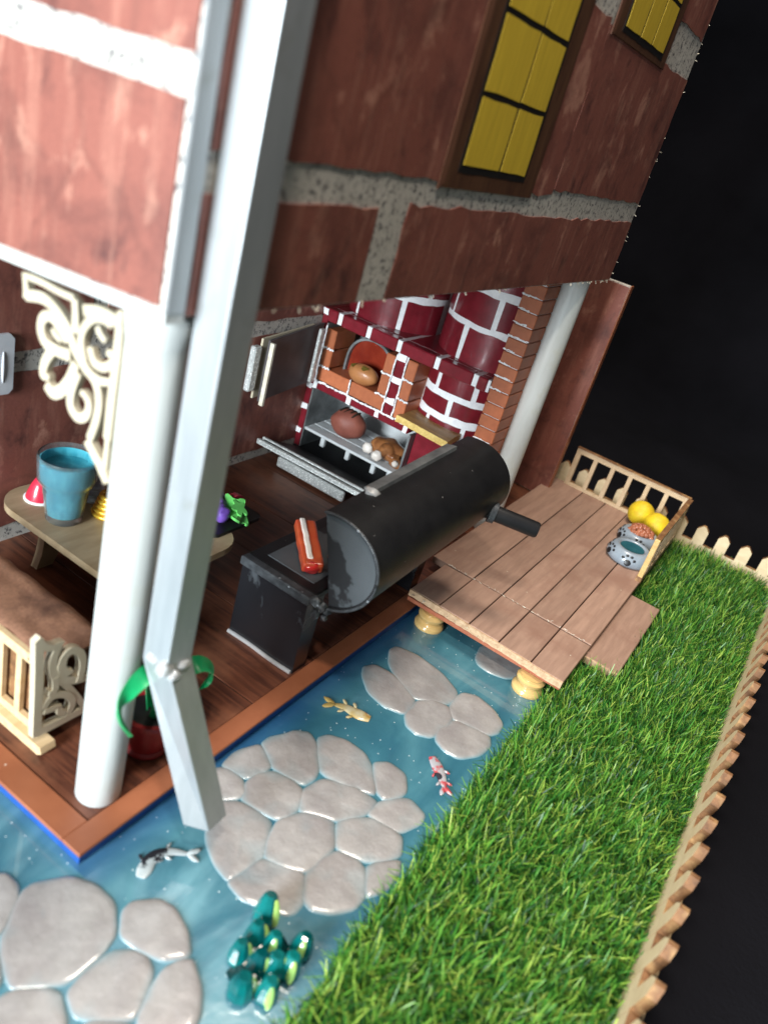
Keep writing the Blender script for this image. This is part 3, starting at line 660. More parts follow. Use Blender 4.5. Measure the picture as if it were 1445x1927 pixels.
# arch and red card inside the bread opening
arc = [(8.75 + 1.25 * math.cos(t), 4.7 + 1.5 * max(0, math.sin(t)) ** .7) for t in np.linspace(PI, 0, 22)]
mb = MB(); mb.ribbon([(7.5, 3.75)] + arc + [(10.0, 3.75)], .11, YZ(22.4), -.1, .1)
obj('arch', mb, M['dull_silver'], O)
obj('red_panel', MB().prism([(7.5, 3.72)] + arc + [(10.0, 3.72)], YZ(22.52), 0, .06), M['glow_red'], O)
obj('back_panel', MB().box(23.7, 23.9, 6.9, 10.78, 3.63, 6.48), M['dull_silver'], O)
# ledge: white core, maroon bricks in front and on top
ld = obj('ledge', MB().cbox(21.36, 25.5, 2.45, 11.1, 6.52, 7.04, .02), M['grout'], O)
ys = [10.98, 10.22, 8.62, 6.98, 5.02, 3.14, 2.46]
for a, b in zip(ys, ys[1:]):
    obj('brick', MB().cbox(21.27, 21.78, b + .12, a - .12, 6.5, 7.07, .05), M['maroon'], ld)
ys = [11.05, 10.22, 8.62, 6.98, 5.02, 3.14, 2.46]
for a, b in zip(ys, ys[1:]):
    obj('brick', MB().cbox(21.92, 25.4, b + .1, a - .1, 6.9, 7.065, .04), M['maroon'], ld)
def drum(cx, cy, r, z0, z1, a0, a1, course, ang, name, off=0, gap=.24):
    c = obj(name, MB().lathe([(r, z0), (r, z1)], cx, cy, 64), M['grout'], O)
    z = z0; k = off
    while z < z1 - .1:
        zz = min(z1, z + course); a = a0 + (0 if k % 2 else -ang / 2)
        while a < a1:
            b0, b1 = max(a, a0) + gap / r / 2, min(a + ang, a1) - gap / r / 2; a += ang
            if b1 - b0 < .06: continue
            n = 8; vs = []; fs = []; j = .035
            t0, t1 = (z + .15 if z > z0 else z - .12) + random.uniform(-j, j), zz - .15 + random.uniform(-j, j)
            for i in range(n + 1):
                th = b0 + (b1 - b0) * i / n
                for rr in (r - .02, r + .035):
                    for h in (t0, t1):
                        tj = th + (.03 * mnoise.noise(Vector((h * 3, k * 7.1, a))) if i in (0, n) else 0)
                        vs.append((cx + rr * math.cos(tj), cy + rr * math.sin(tj), h + .07 * mnoise.noise(Vector((th * 4, h * 2, z)))))
            for i in range(n):
                o_ = i * 4; fs += [(o_ + 2, o_ + 6, o_ + 7, o_ + 3), (o_ + 3, o_ + 7, o_ + 5, o_ + 1), (o_, o_ + 4, o_ + 6, o_ + 2)]
            fs += [(0, 2, 3, 1), (n * 4, n * 4 + 1, n * 4 + 3, n * 4 + 2)]
            q = MB().add(vs, fs, 0, True); obj('brick', q, M['maroon'], c)
        z = zz; k += 1
drum(24.75, 3.95, 2.6, 7.08, 12.2, PI * .48, PI * 1.30, 1.55, .92, 'chimney_drum')
drum(24.35, 9.15, 2.25, 7.08, 12.2, PI * .55, PI * 1.55, 1.5, 1.0, 'chimney_drum', 1)
drum(24.2, 4.35, 2.15, 3.4, 6.5, PI * .62, PI * 1.32, 1.02, .85, 'firebox_drum', 1)
obj('maroon_block', MB().cbox(21.9, 26.5, 2.45, 5.26, .13, 3.4, .04), M['maroon'], O)
obj('back_panel', MB().box(26.5, 26.7, 2.45, 11.0, .13, 12.2), M['maroon'], O)
pil = obj('pillar', MB().box(21.42, 25.8, 1.6, 2.32, .02, 11.75), M['grout'], O)
z = .03; i = 0
while z < 11.5:
    h = .565 + random.uniform(-.03, .03); e = random.uniform(-.012, .012)
    obj('brick', MB().cbox(21.32 + e, 25.9, 1.51 + e, 2.40 + e, z + .022, min(11.8, z + h - .022), .025), M['orange_brick'], pil); z += h; i += 1
g = MB(); z = .03 + .565
while z < 11.5:
    if random.random() < .75:
        y = 2.38; m_ = random.randint(5, 9)
        for j in range(m_): g.ball((21.325, y - j * .1 - random.uniform(0, .03), z + random.uniform(-.02, .02)), (.025, .08, random.uniform(.02, .05)), 6, 5, jit=.5, seed=j + z)
    z += .565
obj('grout_line', g, M['grout'], pil, kind='stuff')
# doors
def plate(mb, p00, p10, p11, p01, t, mi=0):
    P = [Vector(p) for p in (p00, p10, p11, p01)]; n = (P[1] - P[0]).cross(P[3] - P[0]).normalized() * t
    vs = P + [p + n for p in P]; return mb.add(vs, [(3, 2, 1, 0), (4, 5, 6, 7), (0, 1, 5, 4), (1, 2, 6, 5), (2, 3, 7, 6), (3, 0, 4, 7)], mi)
d = obj('oven_door', plate(MB(), (21.1, 10.82, 3.62), (17.25, 10.66, 3.28), (17.25, 10.66, 6.03), (21.1, 10.82, 6.42), .1), M['dark_panel'], O, label='small grey door swung open beside the bread opening')
obj('outer_board', plate(MB(), (20.6, 10.98, 3.75), (17.05, 10.88, 3.38), (17.05, 10.88, 6.05), (20.6, 10.98, 6.35), .1), M['lace'], d)
obj('door_edge', plate(MB(), (17.25, 10.56, 3.2), (17.13, 10.56, 3.2), (17.13, 10.56, 6.0), (17.25, 10.56, 6.0), -.2), M['cream_edge'], d)
obj('door_edge', MB().cbox(20.45, 20.75, 10.46, 10.62, 3.75, 6.3, .03), M['silver'], d)
obj('handle', MB().cbox(16.55, 17.0, 10.8, 11.12, 3.75, 5.75, .06), M['silver'], d)
d = obj('oven_door', plate(MB(), (21.2, 10.75, .16), (21.2, 5.5, .16), (18.95, 5.45, 1.0), (18.55, 10.9, 1.12), .1), M['black_flat'], O, label='wide lower door let down in front of the cooking rack')
mb = MB(); plate(mb, (18.53, 11.0, 1.0), (18.93, 5.4, .88), (18.93, 5.4, 1.02), (18.53, 11.0, 1.16), -.1)
obj('door_edge', mb, M['silver'], d)
mb = MB(); plate(mb, (18.28, 11.1, .92), (18.68, 5.3, .80), (18.68, 5.3, .94), (18.28, 11.1, 1.08), -.12)
plate(mb, (18.28, 11.1, .85), (18.68, 5.3, .73), (20.8, 5.3, .08), (20.8, 11.0, .08), .06)
obj('outer_board', mb, M['silver'], d)
obj('handle', MB().cbox(18.55, 18.8, 6.2, 10.0, .12, .62, .07), M['silver'], d)
rk = thing('slat_rack', (22.5, 8, .13), 'low pale grey slatted rack holding roasts inside the lower oven', 'rack')
for x in (21.34, 22.12, 22.9, 23.68):
    obj('slat', MB().cbox(x, x + .68, 5.42, 10.76, 1.08, 1.22, .03), M['rack'], rk)
for y in (9.7, 8.2, 6.7, 5.8):
    for x in (21.5, 23.9): obj('leg', MB().cbox(x, x + .24, y - .12, y + .12, .55, 1.07, .04), M['rack'], rk)

# ------------------------------------------------------------------ food in and on the oven
def single(name, mb, m, label, cat, group=None, base=True):
    o = obj(name, mb, m, base=base); return setp(o, label, cat, group)
RZ = lambda a: Matrix.Rotation(a, 3, 'Z')
bun = single('bread_bun', MB().ball((21.6, 8.5, 4.80), (.48, .78, .46), 22, 14, jit=.08, seed=2), M['bun'], 'golden round bun with olive mark in the bread opening', 'bun')
mb = MB()
for (y0, y1, y2) in ((9.18, 8.88, 8.93), (8.48, 8.18, 8.33)):
    vs = []
    for (y, e) in ((y0, .25), (y1, .25), (y2, -.25), (y2 + .1, -.2)):
        dy = (y - 8.5) / .86; zz = 4.80 + .49 * math.sqrt(max(.05, 1 - dy * dy)) * math.cos(.5 - e); xx = 21.6 - .53 * math.sqrt(max(.05, 1 - dy * dy)) * math.sin(.75 - e)
        vs += [(xx, y, zz)]
    vs += [(x + .06, y, z - .07) for x, y, z in vs]
    mb.add(vs, [(0, 1, 2, 3), (7, 6, 5, 4), (0, 4, 5, 1), (1, 5, 6, 2), (2, 6, 7, 3), (3, 7, 4, 0)])
obj('herb_mark', mb, M['olive'], bun)
loaf = single('meat_loaf', MB().ball((22.3, 9.0, 1.93), (.62, .90, .72), 24, 16, jit=.10, rot=RZ(.25), seed=5), M['loaf'], 'plump red brown loaf with black cuts across its top', 'loaf')
mb = MB()
for i in range(4):
    y = 9.35 - i * .24; c = curve([(22.0, y + .1, 2.52 - .03 * i), (22.25, y, 2.63), (22.5, y - .02, 2.62)], 4)
    mb.tube(c, .05, 6)
obj('cut', mb, M['scorch'], loaf)
ch = thing('roast_chicken', (22.2, 6.7, 1.22), 'roasted brown chicken with two white leg bones on the slatted rack', 'roast chicken')
obj('body', MB().ball((22.3, 6.6, 1.72), (.66, .85, .52), 24, 16, jit=.16, seed=9), M['roast'], ch)
for p in ([(22.1, 6.3, 1.75), (21.8, 6.45, 1.85), (21.45, 6.5, 1.66)], [(22.5, 6.9, 1.75), (22.2, 7.1, 1.8), (21.85, 7.25, 1.62)]):
    obj('leg', MB().tube(curve(p, 5), [.34, .35, .36, .36, .35, .33, .3, .26, .23, .21, .2], 14), M['roast'], ch)
    e = Vector(p[-1]); obj('bone_end', MB().ball(e + Vector((-.14, .06, -.04)), (.22, .27, .26), 14, 10, jit=.3, seed=e.y), M['fat'], ch)
obj('wing', MB().ball((21.95, 6.1, 1.62), (.3, .42, .24), 14, 10, jit=.3, seed=4), M['roast'], ch)
dr = thing('drumstick', (21.8, 5.62, 1.22), 'small roast drumstick with pale bone beside the smoker handle', 'drumstick')
obj('meat', MB().ball((21.9, 5.72, 1.45), (.32, .45, .24), 14, 10, jit=.2, seed=3), M['roast'], dr)
obj('bone_end', MB().ball((21.6, 5.66, 1.55), (.2, .17, .15), 12, 8, jit=.3, seed=8), M['fat'], dr)
bd = MB(); nu, nv = 10, 14
f0 = lambda u, v: Vector((21.0 + 1.75 * u - .12 * v, 6.0 - 2.75 * v + .1 * u, 3.70 + .10 * math.sin(PI * (u * .8 + .1)) * (v > 0) - .06 * v))
vs = []
for k in (0, .3):
    for i in range(nu + 1):
        for j in range(nv + 1): vs.append(f0(i / nu, j / nv) + Vector((0, 0, k)))
A = lambda k, i, j: k * (nu + 1) * (nv + 1) + i * (nv + 1) + j
fs = []; mi = []
for i in range(nu):
    for j in range(nv): fs.append((A(1, i, j), A(1, i + 1, j), A(1, i + 1, j + 1), A(1, i, j + 1))); fs.append((A(0, i, j), A(0, i, j + 1), A(0, i + 1, j + 1), A(0, i + 1, j)))
bd.add(vs, fs[0::1]); n0 = len(bd.f)
ed = []
for j in range(nv): ed += [(A(0, 0, j), A(1, 0, j), A(1, 0, j + 1), A(0, 0, j + 1)), (A(0, nu, j), A(0, nu, j + 1), A(1, nu, j + 1), A(1, nu, j))]
for i in range(nu): ed += [(A(0, i, 0), A(0, i + 1, 0), A(1, i + 1, 0), A(1, i, 0)), (A(0, i, nv), A(1, i, nv), A(1, i + 1, nv), A(0, i + 1, nv))]
for f in ed: bd.f.append(f[::-1] if False else f); bd.m.append(1); bd.sm.append(False)
single('wooden_board', bd, [M['gold_board'], M['gold_edge']], 'golden wooden board lying in front of the maroon firebox', 'board')

# ------------------------------------------------------------------ barrel smoker
K = thing('barrel_smoker', (12.2, 1.5, 0), 'black barrel smoker with its half round lid open and a side pipe', 'smoker')
def frustum(x0, x1, b0, b1, t0, t1, z0, z1):
    vs = [(x, y, z0) for x, y in b0] + [(x, y, z1) for x, y in t0]
    return MB().add(vs, [(0, 1, 2, 3), (7, 6, 5, 4), (0, 4, 5, 1), (1, 5, 6, 2), (2, 6, 7, 3), (3, 7, 4, 0)])
def block(xa, xb, xc, xd):
    # (xa, xb) along the ground, (xc, xd) under the top plate
    return frustum(0, 0, [(xa, .66), (xa, 3.3), (xb, 3.3), (xb, .66)], 0, [(xc, .60), (xc, 3.12), (xd, 3.12), (xd, .60)], 0, .01, 2.86)
bo = obj('end_block', block(8.32, 8.95, 8.05, 8.9), M['smoker'], K)
obj('end_block', block(15.5, 16.1, 15.4, 16.2), M['smoker'], K)
obj('trough', frustum(0, 0, [(8.9, 1.7), (8.9, 2.7), (15.5, 2.7), (15.5, 1.7)], 0, [(8.9, .9), (8.9, 3.1), (15.45, 3.1), (15.45, .9)], 0, 1.5, 2.86), M['black_paint'], K)
obj('top_rim', MB().cbox(7.97, 8.3, .55, 3.2, 2.84, 3.14, .04), M['worn_rim'], K)
obj('top_plate', MB().cbox(8.3, 16.25, .55, 3.2, 2.87, 3.12, .04), M['black_paint'], K)
obj('glass_inset', MB().cbox(8.7, 14.5, .95, 2.75, 3.11, 3.135, .01), M['primer'], K)
obj('glue_bead', MB().tube(curve([(8.28, .7, .06), (8.27, 1.5, .04), (8.29, 2.4, .06), (8.28, 3.3, .05)], 6), .075, 8), M['glue'], bo)
# the lid: half a drum, its chord towards the body
ca = Vector((.0, .30, .955)).normalized(); 
def lidprof(r, x, k=26, rise=0):
    c = Vector((0, .37, 4.53 + rise)); out = Vector((0, -.955, .30)).normalized(); up = Vector((0, .30, .955)).normalized()
    return [tuple(Vector((x, 0, 0)) + c + up * r * 1.03 * math.cos(t) + out * r * 1.2 * math.sin(t)) for t in np.linspace(0, PI, k)]
def lid():
    mb = MB(); k = 40; st = 12; R0 = 1.44; rows = []
    for i in range(st + 1):
        x = 8.05 + 8.4 * i / st; rows.append(lidprof(R0, x, k, 0.42 * i / st))
    vs = [p for r in rows for p in r]; fs = []
    for i in range(st):
        for j in range(k - 1): fs.append((i * k + j, i * k + j + 1, (i + 1) * k + j + 1, (i + 1) * k + j))
    mb.add(vs, fs, 0, True)
    vs = [p for i in range(st + 1) for p in lidprof(R0 - .1, 8.05 + 8.4 * i / st, k, 0.42 * i / st)]
    mb.add(vs, [f[::-1] for f in fs], 0, True)
    n = len(mb.v) // 2
    for i in range(st):
        for j in (0, k - 1):
            a, b = i * k + j, (i + 1) * k + j; f = (a, b, b + n, a + n); mb.f.append(f if j else f[::-1]); mb.m.append(0); mb.sm.append(False)
    for i in (0, st):
        for j in range(k - 1):
            a, b = i * k + j, i * k + j + 1; f = (a, b, b + n, a + n); mb.f.append(f if not i else f[::-1]); mb.m.append(0); mb.sm.append(False)
    return obj('lid', mb, M['black_paint'], K)
li = lid()
def cap(x, t, rise, m, r=1.36):
    p = lidprof(r, x, 40, rise); q = lidprof(r, x + t, 40, rise); n = 40; mb = MB()
    mb.add(p + q, [tuple(range(n))[::-1], tuple(range(n, 2 * n))] + [(i, (i + 1) % n, n + (i + 1) % n, n + i) for i in range(n)])
    return obj('end_cap', mb, m, li)
cap(8.09, .07, 0, M['primer']); cap(16.3, .07, .42, M['black_paint'])
mb = MB(); mb.tube([Vector(p) + Vector((-.03, 0, 0)) for p in lidprof(1.42, 8.05, 40)], .045, 8); obj('worn_edge', mb, M['worn_rim'], li)
mb = MB(); plate(mb, (9.9, .42, 6.04), (14.9, .42, 6.30), (14.9, .80, 6.22), (9.9, .80, 5.96), .2); obj('handle', mb, M['dull_silver'], li)
g = MB(); g.ball((9.9, .55, 6.08), (.2, .24, .17), 14, 10, jit=.4, seed=2); g.ball((9.75, .4, 5.98), (.12, .16, .12), 12, 8, jit=.4, seed=5); obj('glue_blob', g, M['glue'], li)
pd = (Vector((16.25, -2.9, 4.42)) - Vector((15.45, -.9, 4.58)))
pv = obj('side_pipe', MB().tube([Vector((15.5, -.85, 4.58)), Vector((15.5, -.85, 4.58)) + pd * .97, Vector((15.5, -.85, 4.58)) + pd], [.29, .29, .26], 22), M['black_paint'], K)
q = Vector((15.5, -.85, 4.58)) + pd * .17; u = pd.normalized(); obj('flange', MB().tube([q, q + u * .22], [.4, .38], 22), M['worn_rim'], pv)
g = MB()
for c, r, s_ in (((8.15, .42, 3.05), (.2, .2, .17), 1), ((8.2, .2, 2.95), (.16, .13, .16), 2), ((8.3, .05, 2.85), (.18, .14, .12), 3), ((8.1, .3, 2.7), (.12, .14, .2), 4), ((8.3, .12, 2.6), (.12, .12, .1), 6)): g.ball(c, r, 12, 8, jit=.5, seed=s_)
obj('hinge_blob', g, M['worn_rim'], K)
for x in (9.5, 12.5, 15.3): obj('hinge', MB().cbox(x, x + .5, -.02, .62, 2.95, 3.1, .03), M['worn_rim'], K)
# meat on the smoker
def steak(name, p0, p1, w, h, label):
    r = thing(name, p0, label, 'meat'); a = Vector(p0); b = Vector(p1); d = (b - a).normalized(); n_ = Vector((-d.y, d.x, 0)).normalized(); up = d.cross(n_) * -1
    if up.z < 0: up = -up
    def slab(o0, o1, h0, h1, t0, t1, j=.06, seg=7):
        mb = MB(); vs = []; fs = []
        for i in range(seg + 1):
            t = t0 + (t1 - t0) * i / seg; q = a.lerp(b, t); k = mnoise.noise(Vector((t * 4, o0, 1))) * j * 2
            for (s_, e) in ((o0, h0), (o1, h0), (o1, h1), (o0, h1)): vs.append(q + n_ * (s_ + k) + up * e)
        for i in range(seg):
            for m_ in range(4): fs.append((i * 4 + m_, i * 4 + (m_ + 1) % 4, i * 4 + 4 + (m_ + 1) % 4, i * 4 + 4 + m_))
        fs += [(3, 2, 1, 0), (seg * 4, seg * 4 + 1, seg * 4 + 2, seg * 4 + 3)]
        return mb.add(vs, [f[::-1] for f in fs])
    o = obj('slab', slab(-w / 2, w / 2, 0, h, 0, 1), M['meat'], r); bv = o.modifiers.new('soft', 'BEVEL'); bv.width = .09; bv.segments = 3
    o = obj('bone', slab(-.02, .17, h * .6, h * 1.12, .12, 1.0, .03), M['fat'], r); bv = o.modifiers.new('soft', 'BEVEL'); bv.width = .05; bv.segments = 2
    o = obj('red_end', MB().ball(a + up * h * .45 + d * .1, (.17, .30, .19), 16, 10, jit=.4, rot=RZ(math.atan2(d.y, d.x)), seed=3), M['raw'], r)
steak('rib_steak', (9.0, 1.3, 3.16), (10.4, 2.85, 3.5), .66, .36, 'orange red rib steak with a white bone on the open smoker plate')
steak('rib_cut', (10.2, 1.2, 3.16), (11.6, 2.0, 3.3), .7, .42, 'second red rib cut half hidden behind the smoker lid')

# ------------------------------------------------------------------ deck over the pond
D = thing('timber_deck', (23, -2.9, -.5), 'brown timber deck on turned posts joining the lawn to the house', 'deck')
yb = [.36, -.92, -2.22, -3.46, -4.76, -6.04]
for i, (a, b) in enumerate(zip(yb, yb[1:])):
    sk = random.uniform(-.04, .04); xj = 17.62 + sk
    obj('deck_plank', MB().cbox(14.82 - .05 * i, xj - .03, b + .022, a - .022, .36 + sk * .2, .65 + sk * .3, .022), M['deck'], D)
    obj('deck_plank', MB().cbox(xj + .03, 31.15, b + .022, (a if i else .98) - .022, .36, .65 - sk * .3, .022), M['deck'], D)
mb = MB()
n = 90; vs = []; fs = []
for i in range(n + 1):
    y = .34 - 6.36 * i / n; x = 14.79 - .042 * (i / n * 5)
    for z in (.37, .63 + .02 * mnoise.noise(Vector((y * 6, 1, 1)))): vs.append((x - .03 + .035 * mnoise.noise(Vector((y * 5, z, 0))), y, z)); vs.append((x + .05, y, z))
for i in range(n): o_ = i * 4; fs += [(o_, o_ + 4, o_ + 6, o_ + 2)[::-1], (o_ + 2, o_ + 6, o_ + 7, o_ + 3)[::-1], (o_, o_ + 1, o_ + 5, o_ + 4)[::-1]]
mb.add(vs, fs); obj('sawn_edge', mb, M['deck_edge'], D)
obj('under_board', MB().cbox(14.70, 31.1, -6.0, .32, .18, .345, .02), M['under_board'], D)
mb = MB()
for i in range(26):
    y = random.uniform(-6, .3); mb.tube([(14.75, y, .5), (14.62 + random.uniform(-.06, .05), y + random.uniform(-.1, .1), .5 + random.uniform(-.12, .12))], .008, 4)
for i in range(46):
    y = random.uniform(-5.9, .3); x = 17.62 + random.uniform(-.05, .05); mb.tube([(x, y, .655), (x + random.uniform(-.07, .07), y + random.uniform(-.12, .12), .655 + random.uniform(0, .05))], random.uniform(.006, .012), 4)
obj('splinter', mb, M['cream_edge'], D, kind='stuff')
prof = [(.52, -.62), (.56, -.5), (.57, -.38), (.5, -.28), (.41, -.22), (.44, -.15), (.52, -.06), (.52, .02), (.44, .08), (.38, .11), (.44, .18)]
prof = [(r, z) for r, z in prof]
for x, y in ((15.0, -.72), (14.78, -4.98), (30.2, -.75), (30.2, -5.2)):
    obj('post', MB().lathe(prof, x, y, 30), M['post'], D)
stp = obj('step', MB().cbox(17.3, 23.5, -7.32, -5.9, .06, .34, .03), M['deck'], D)
mb = MB(); mb.cbox(17.24, 17.33, -7.3, -5.92, .07, .325, .01); obj('sawn_edge', mb, M['deck_edge'], stp)
obj('step_riser', MB().cbox(17.6, 23.2, -7.1, -5.95, -.55, .055, .02), M['deck_edge'], D)
# railings
def railing(fn, u0, u1, nb, label):
    r = obj('railing', MB().prism([(u0, 2.52), (u1, 2.52), (u1, 2.78), (u0, 2.78)], fn, -.09, .09), M['rail_wood'], D, label=label)
    obj('top_rail', MB().prism([(u0 - .02, 2.783), (u1 + .02, 2.783), (u1 + .02, 2.83), (u0 - .02, 2.83)], fn, -.12, .12), M['burnt'], r)
    obj('bottom_rail', MB().prism([(u0, .66), (u1, .66), (u1, .80), (u0, .80)], fn, -.09, .09), M['rail_wood'], r)
    for i in range(nb):
        c = u0 + .14 + (u1 - u0 - .28) * i / (nb - 1); w = .11 if 0 < i < nb - 1 else .13
        obj('baluster', MB().prism([(c - w, .803), (c + w, .803), (c + w, 2.517), (c - w, 2.517)], fn, -.085, .085), M['rail_wood'], r)
    return r
railing(YZ(31.0), -5.9, .22, 7, 'pale baluster railing across the back of the deck')
r = railing(XZ(-5.92), 24.35, 30.85, 7, 'baluster railing along the lawn edge of the deck seen edge on')
obj('end_edge', MB().cbox(24.28, 24.345, -6.03, -5.81, .66, 2.83, .015), M['post'], r)
obj('brown_edge', MB().cbox(24.27, 24.42, -6.05, -5.79, .6, .9, .02), M['burnt'], r)

# balls, bowls, kibble on the deck
for x, y, z, l in ((30.15, -4.15, 1.3, 'yellow ball against the balusters, farther from the lawn railing'), (29.55, -5.12, 1.28, 'yellow ball beside the lawn railing, above the kibble bowl')):
    b = single('yellow_ball', MB().ball((x, y, z), .65, 28, 18, jit=.03, seed=x), M['yellow_ball'], l, 'ball', 'yellow balls on the deck', base=False)
def bowl(x, y, s, fill, label):
    pr = [(.88, .0), (.98, .08), (1.02, .2), (1.0, .34), (.92, .5), (.82, .62), (.70, .68), (.60, .66), (.54, .57), (.5, .5)]
    o = single('pet_bowl', MB().lathe([(r * s, .652 + z * s) for r, z in pr], x, y, 36), M['bowl'], label, 'pet bowl', 'paw print bowls on the deck')
    if fill: obj('water', MB().lathe([(.50 * s, .655 + .52 * s), (.545 * s, .655 + .615 * s), (.3 * s, .655 + .60 * s)], x, y, 30), M['bowl_water'], o)
    mb = MB()
    def on(th, h, du, dv, r):
        rr = np.interp(h + dv, [.08, .2, .34, .5, .62], [.98, 1.02, 1.0, .92, .82]) * s; a = th + du / rr
        p = Vector((x + rr * math.cos(a), y + rr * math.sin(a), .652 + (h + dv) * s)); rot = Matrix.Rotation(a, 3, 'Z') @ Matrix.Rotation(-.35, 3, 'Y')
        mb.ball(p, (.03, r, r * .85), 10, 6, rot=rot)
    for th in np.arange(PI * .70, PI * 2.6, 1.12):
        mb = MB()
        on(th, .3, 0, -.02, .17)
        for du, dv in ((-.26, .13), (-.1, .24), (.1, .24), (.26, .13)): on(th, .3, du, dv, .075)
        obj('paw_print', mb, M['paw'], o)
    return o
bw = bowl(25.9, -4.95, 1.02, True, 'blue grey clay bowl of teal water with black paw prints')
bowl(28.0, -4.78, .98, False, 'blue grey clay bowl heaped with brown kibble')
mb = MB()
for i in range(80):
    a = random.uniform(0, 2 * PI); r = .60 * math.sqrt(random.random()); z = 1.18 + .36 * (1 - (r / .68) ** 2)
    mb.ball((28.0 + r * math.cos(a), -4.78 + r * math.sin(a), z), .125, 8, 6, jit=.2, seed=i)
kb = obj('kibble', mb, M['kibble'], base=True); setp(kb, 'small reddish brown kibble heaped in the second clay bowl', 'pet food', None, 'stuff')
g = MB()
for i in range(26):
    a = 2 * PI * i / 26; g.ball((25.9 + 1.08 * math.cos(a), -4.95 + 1.08 * math.sin(a), .66), (.2, .2, .03), 8, 5, jit=.4, seed=i)

# ------------------------------------------------------------------ picket fences
def picket_poly(w, h0, h1): return [(-w / 2, h0), (w / 2, h0), (w / 2, h1 - .24), (.07, h1), (-.07, h1), (-w / 2, h1 - .24)]
def fence(name, fn, us, rail, label, th, start):
    f = thing(name, fn(us[len(us) // 2], -.5, 0), label, 'fence', 'pale picket fences round the plot')
    obj('rail', MB().prism([(rail[0], -.5), (rail[1], -.5), (rail[1], rail[2]), (rail[0], rail[2])], fn, -.12, .12, 0, 1), [M['ply_pale'], M['burnt']], f)
    proto = None
    for u in us:
        if proto is None:
            mb = MB().prism([(p + u, q) for p, q in picket_poly(.58, -.62, 1.36)], fn, -.125, .125, 0, 1)
            proto = obj('picket', mb, [M['ply_pale'], M['burnt']], f); u0 = u; l0 = Vector(proto.location)
        else:
            c = proto.copy(); COL.objects.link(c); c.parent = f; c.location = l0 + (Vector(fn(u, 0, 0)) - Vector(fn(u0, 0, 0)))
    return f
M['ply_pale'] = mat('pale fence plywood', (.70, .56, .36), (.60, .46, .28), sc=1.2, st=(1, 1, 3), rough=.6, bmp=.15)
fence('picket_fence', lambda u, v, a: (u, -11.36 + a - .16 * (v - .3), v), [2.0 + 1.19 * i for i in range(26)], (1.0, 32.1, .5), 'long picket fence of pointed slats with burnt edges along the lawn', .3, 0)
fence('picket_fence', lambda u, v, a: (32.3 - a, u, v), [-11.5 + 1.115 * i for i in range(1, 12)], (-11.3, .9, .40), 'short pale picket fence behind the deck railing', .3, 0)

# ------------------------------------------------------------------ stepping stones in the pond
UPPER_STONES = [
  [(12.49,-0.59),(12.87,-0.66),(13.04,-1.36),(12.91,-2.42),(12.54,-3.24),(12.14,-3.41),(11.68,-3.29),(11.32,-2.76),(11.08,-2.35),(11.43,-1.56),(11.87,-0.94)],
  [(10.99,-0.45),(11.40,-0.71),(11.44,-1.27),(11.24,-2.06),(11.01,-2.43),(10.60,-2.63),(10.19,-2.52),(10.01,-1.91),(10.14,-1.26),(10.60,-0.71)],
  [(10.45,-2.64),(10.96,-2.60),(11.44,-2.87),(11.60,-3.43),(11.28,-3.78),(10.72,-3.82),(10.00,-3.70),(9.78,-3.31),(9.85,-2.91),(10.19,-2.68)],
  [(11.56,-3.54),(12.18,-3.43),(12.64,-3.51),(12.89,-3.90),(12.74,-4.57),(12.37,-5.09),(11.90,-5.15),(11.55,-4.97),(11.40,-4.43),(11.27,-3.84)],
  [(10.24,-3.79),(10.66,-3.77),(11.20,-3.91),(11.41,-4.51),(11.47,-5.03),(11.11,-5.23),(10.52,-5.14),(9.94,-4.77),(9.87,-4.29),(10.00,-3.96)],
  [(14.73,-2.97),(15.51,-2.77),(16.08,-3.06),(16.15,-4.13),(15.61,-4.66),(14.68,-4.21),(14.47,-3.64),(14.50,-3.18)],
]
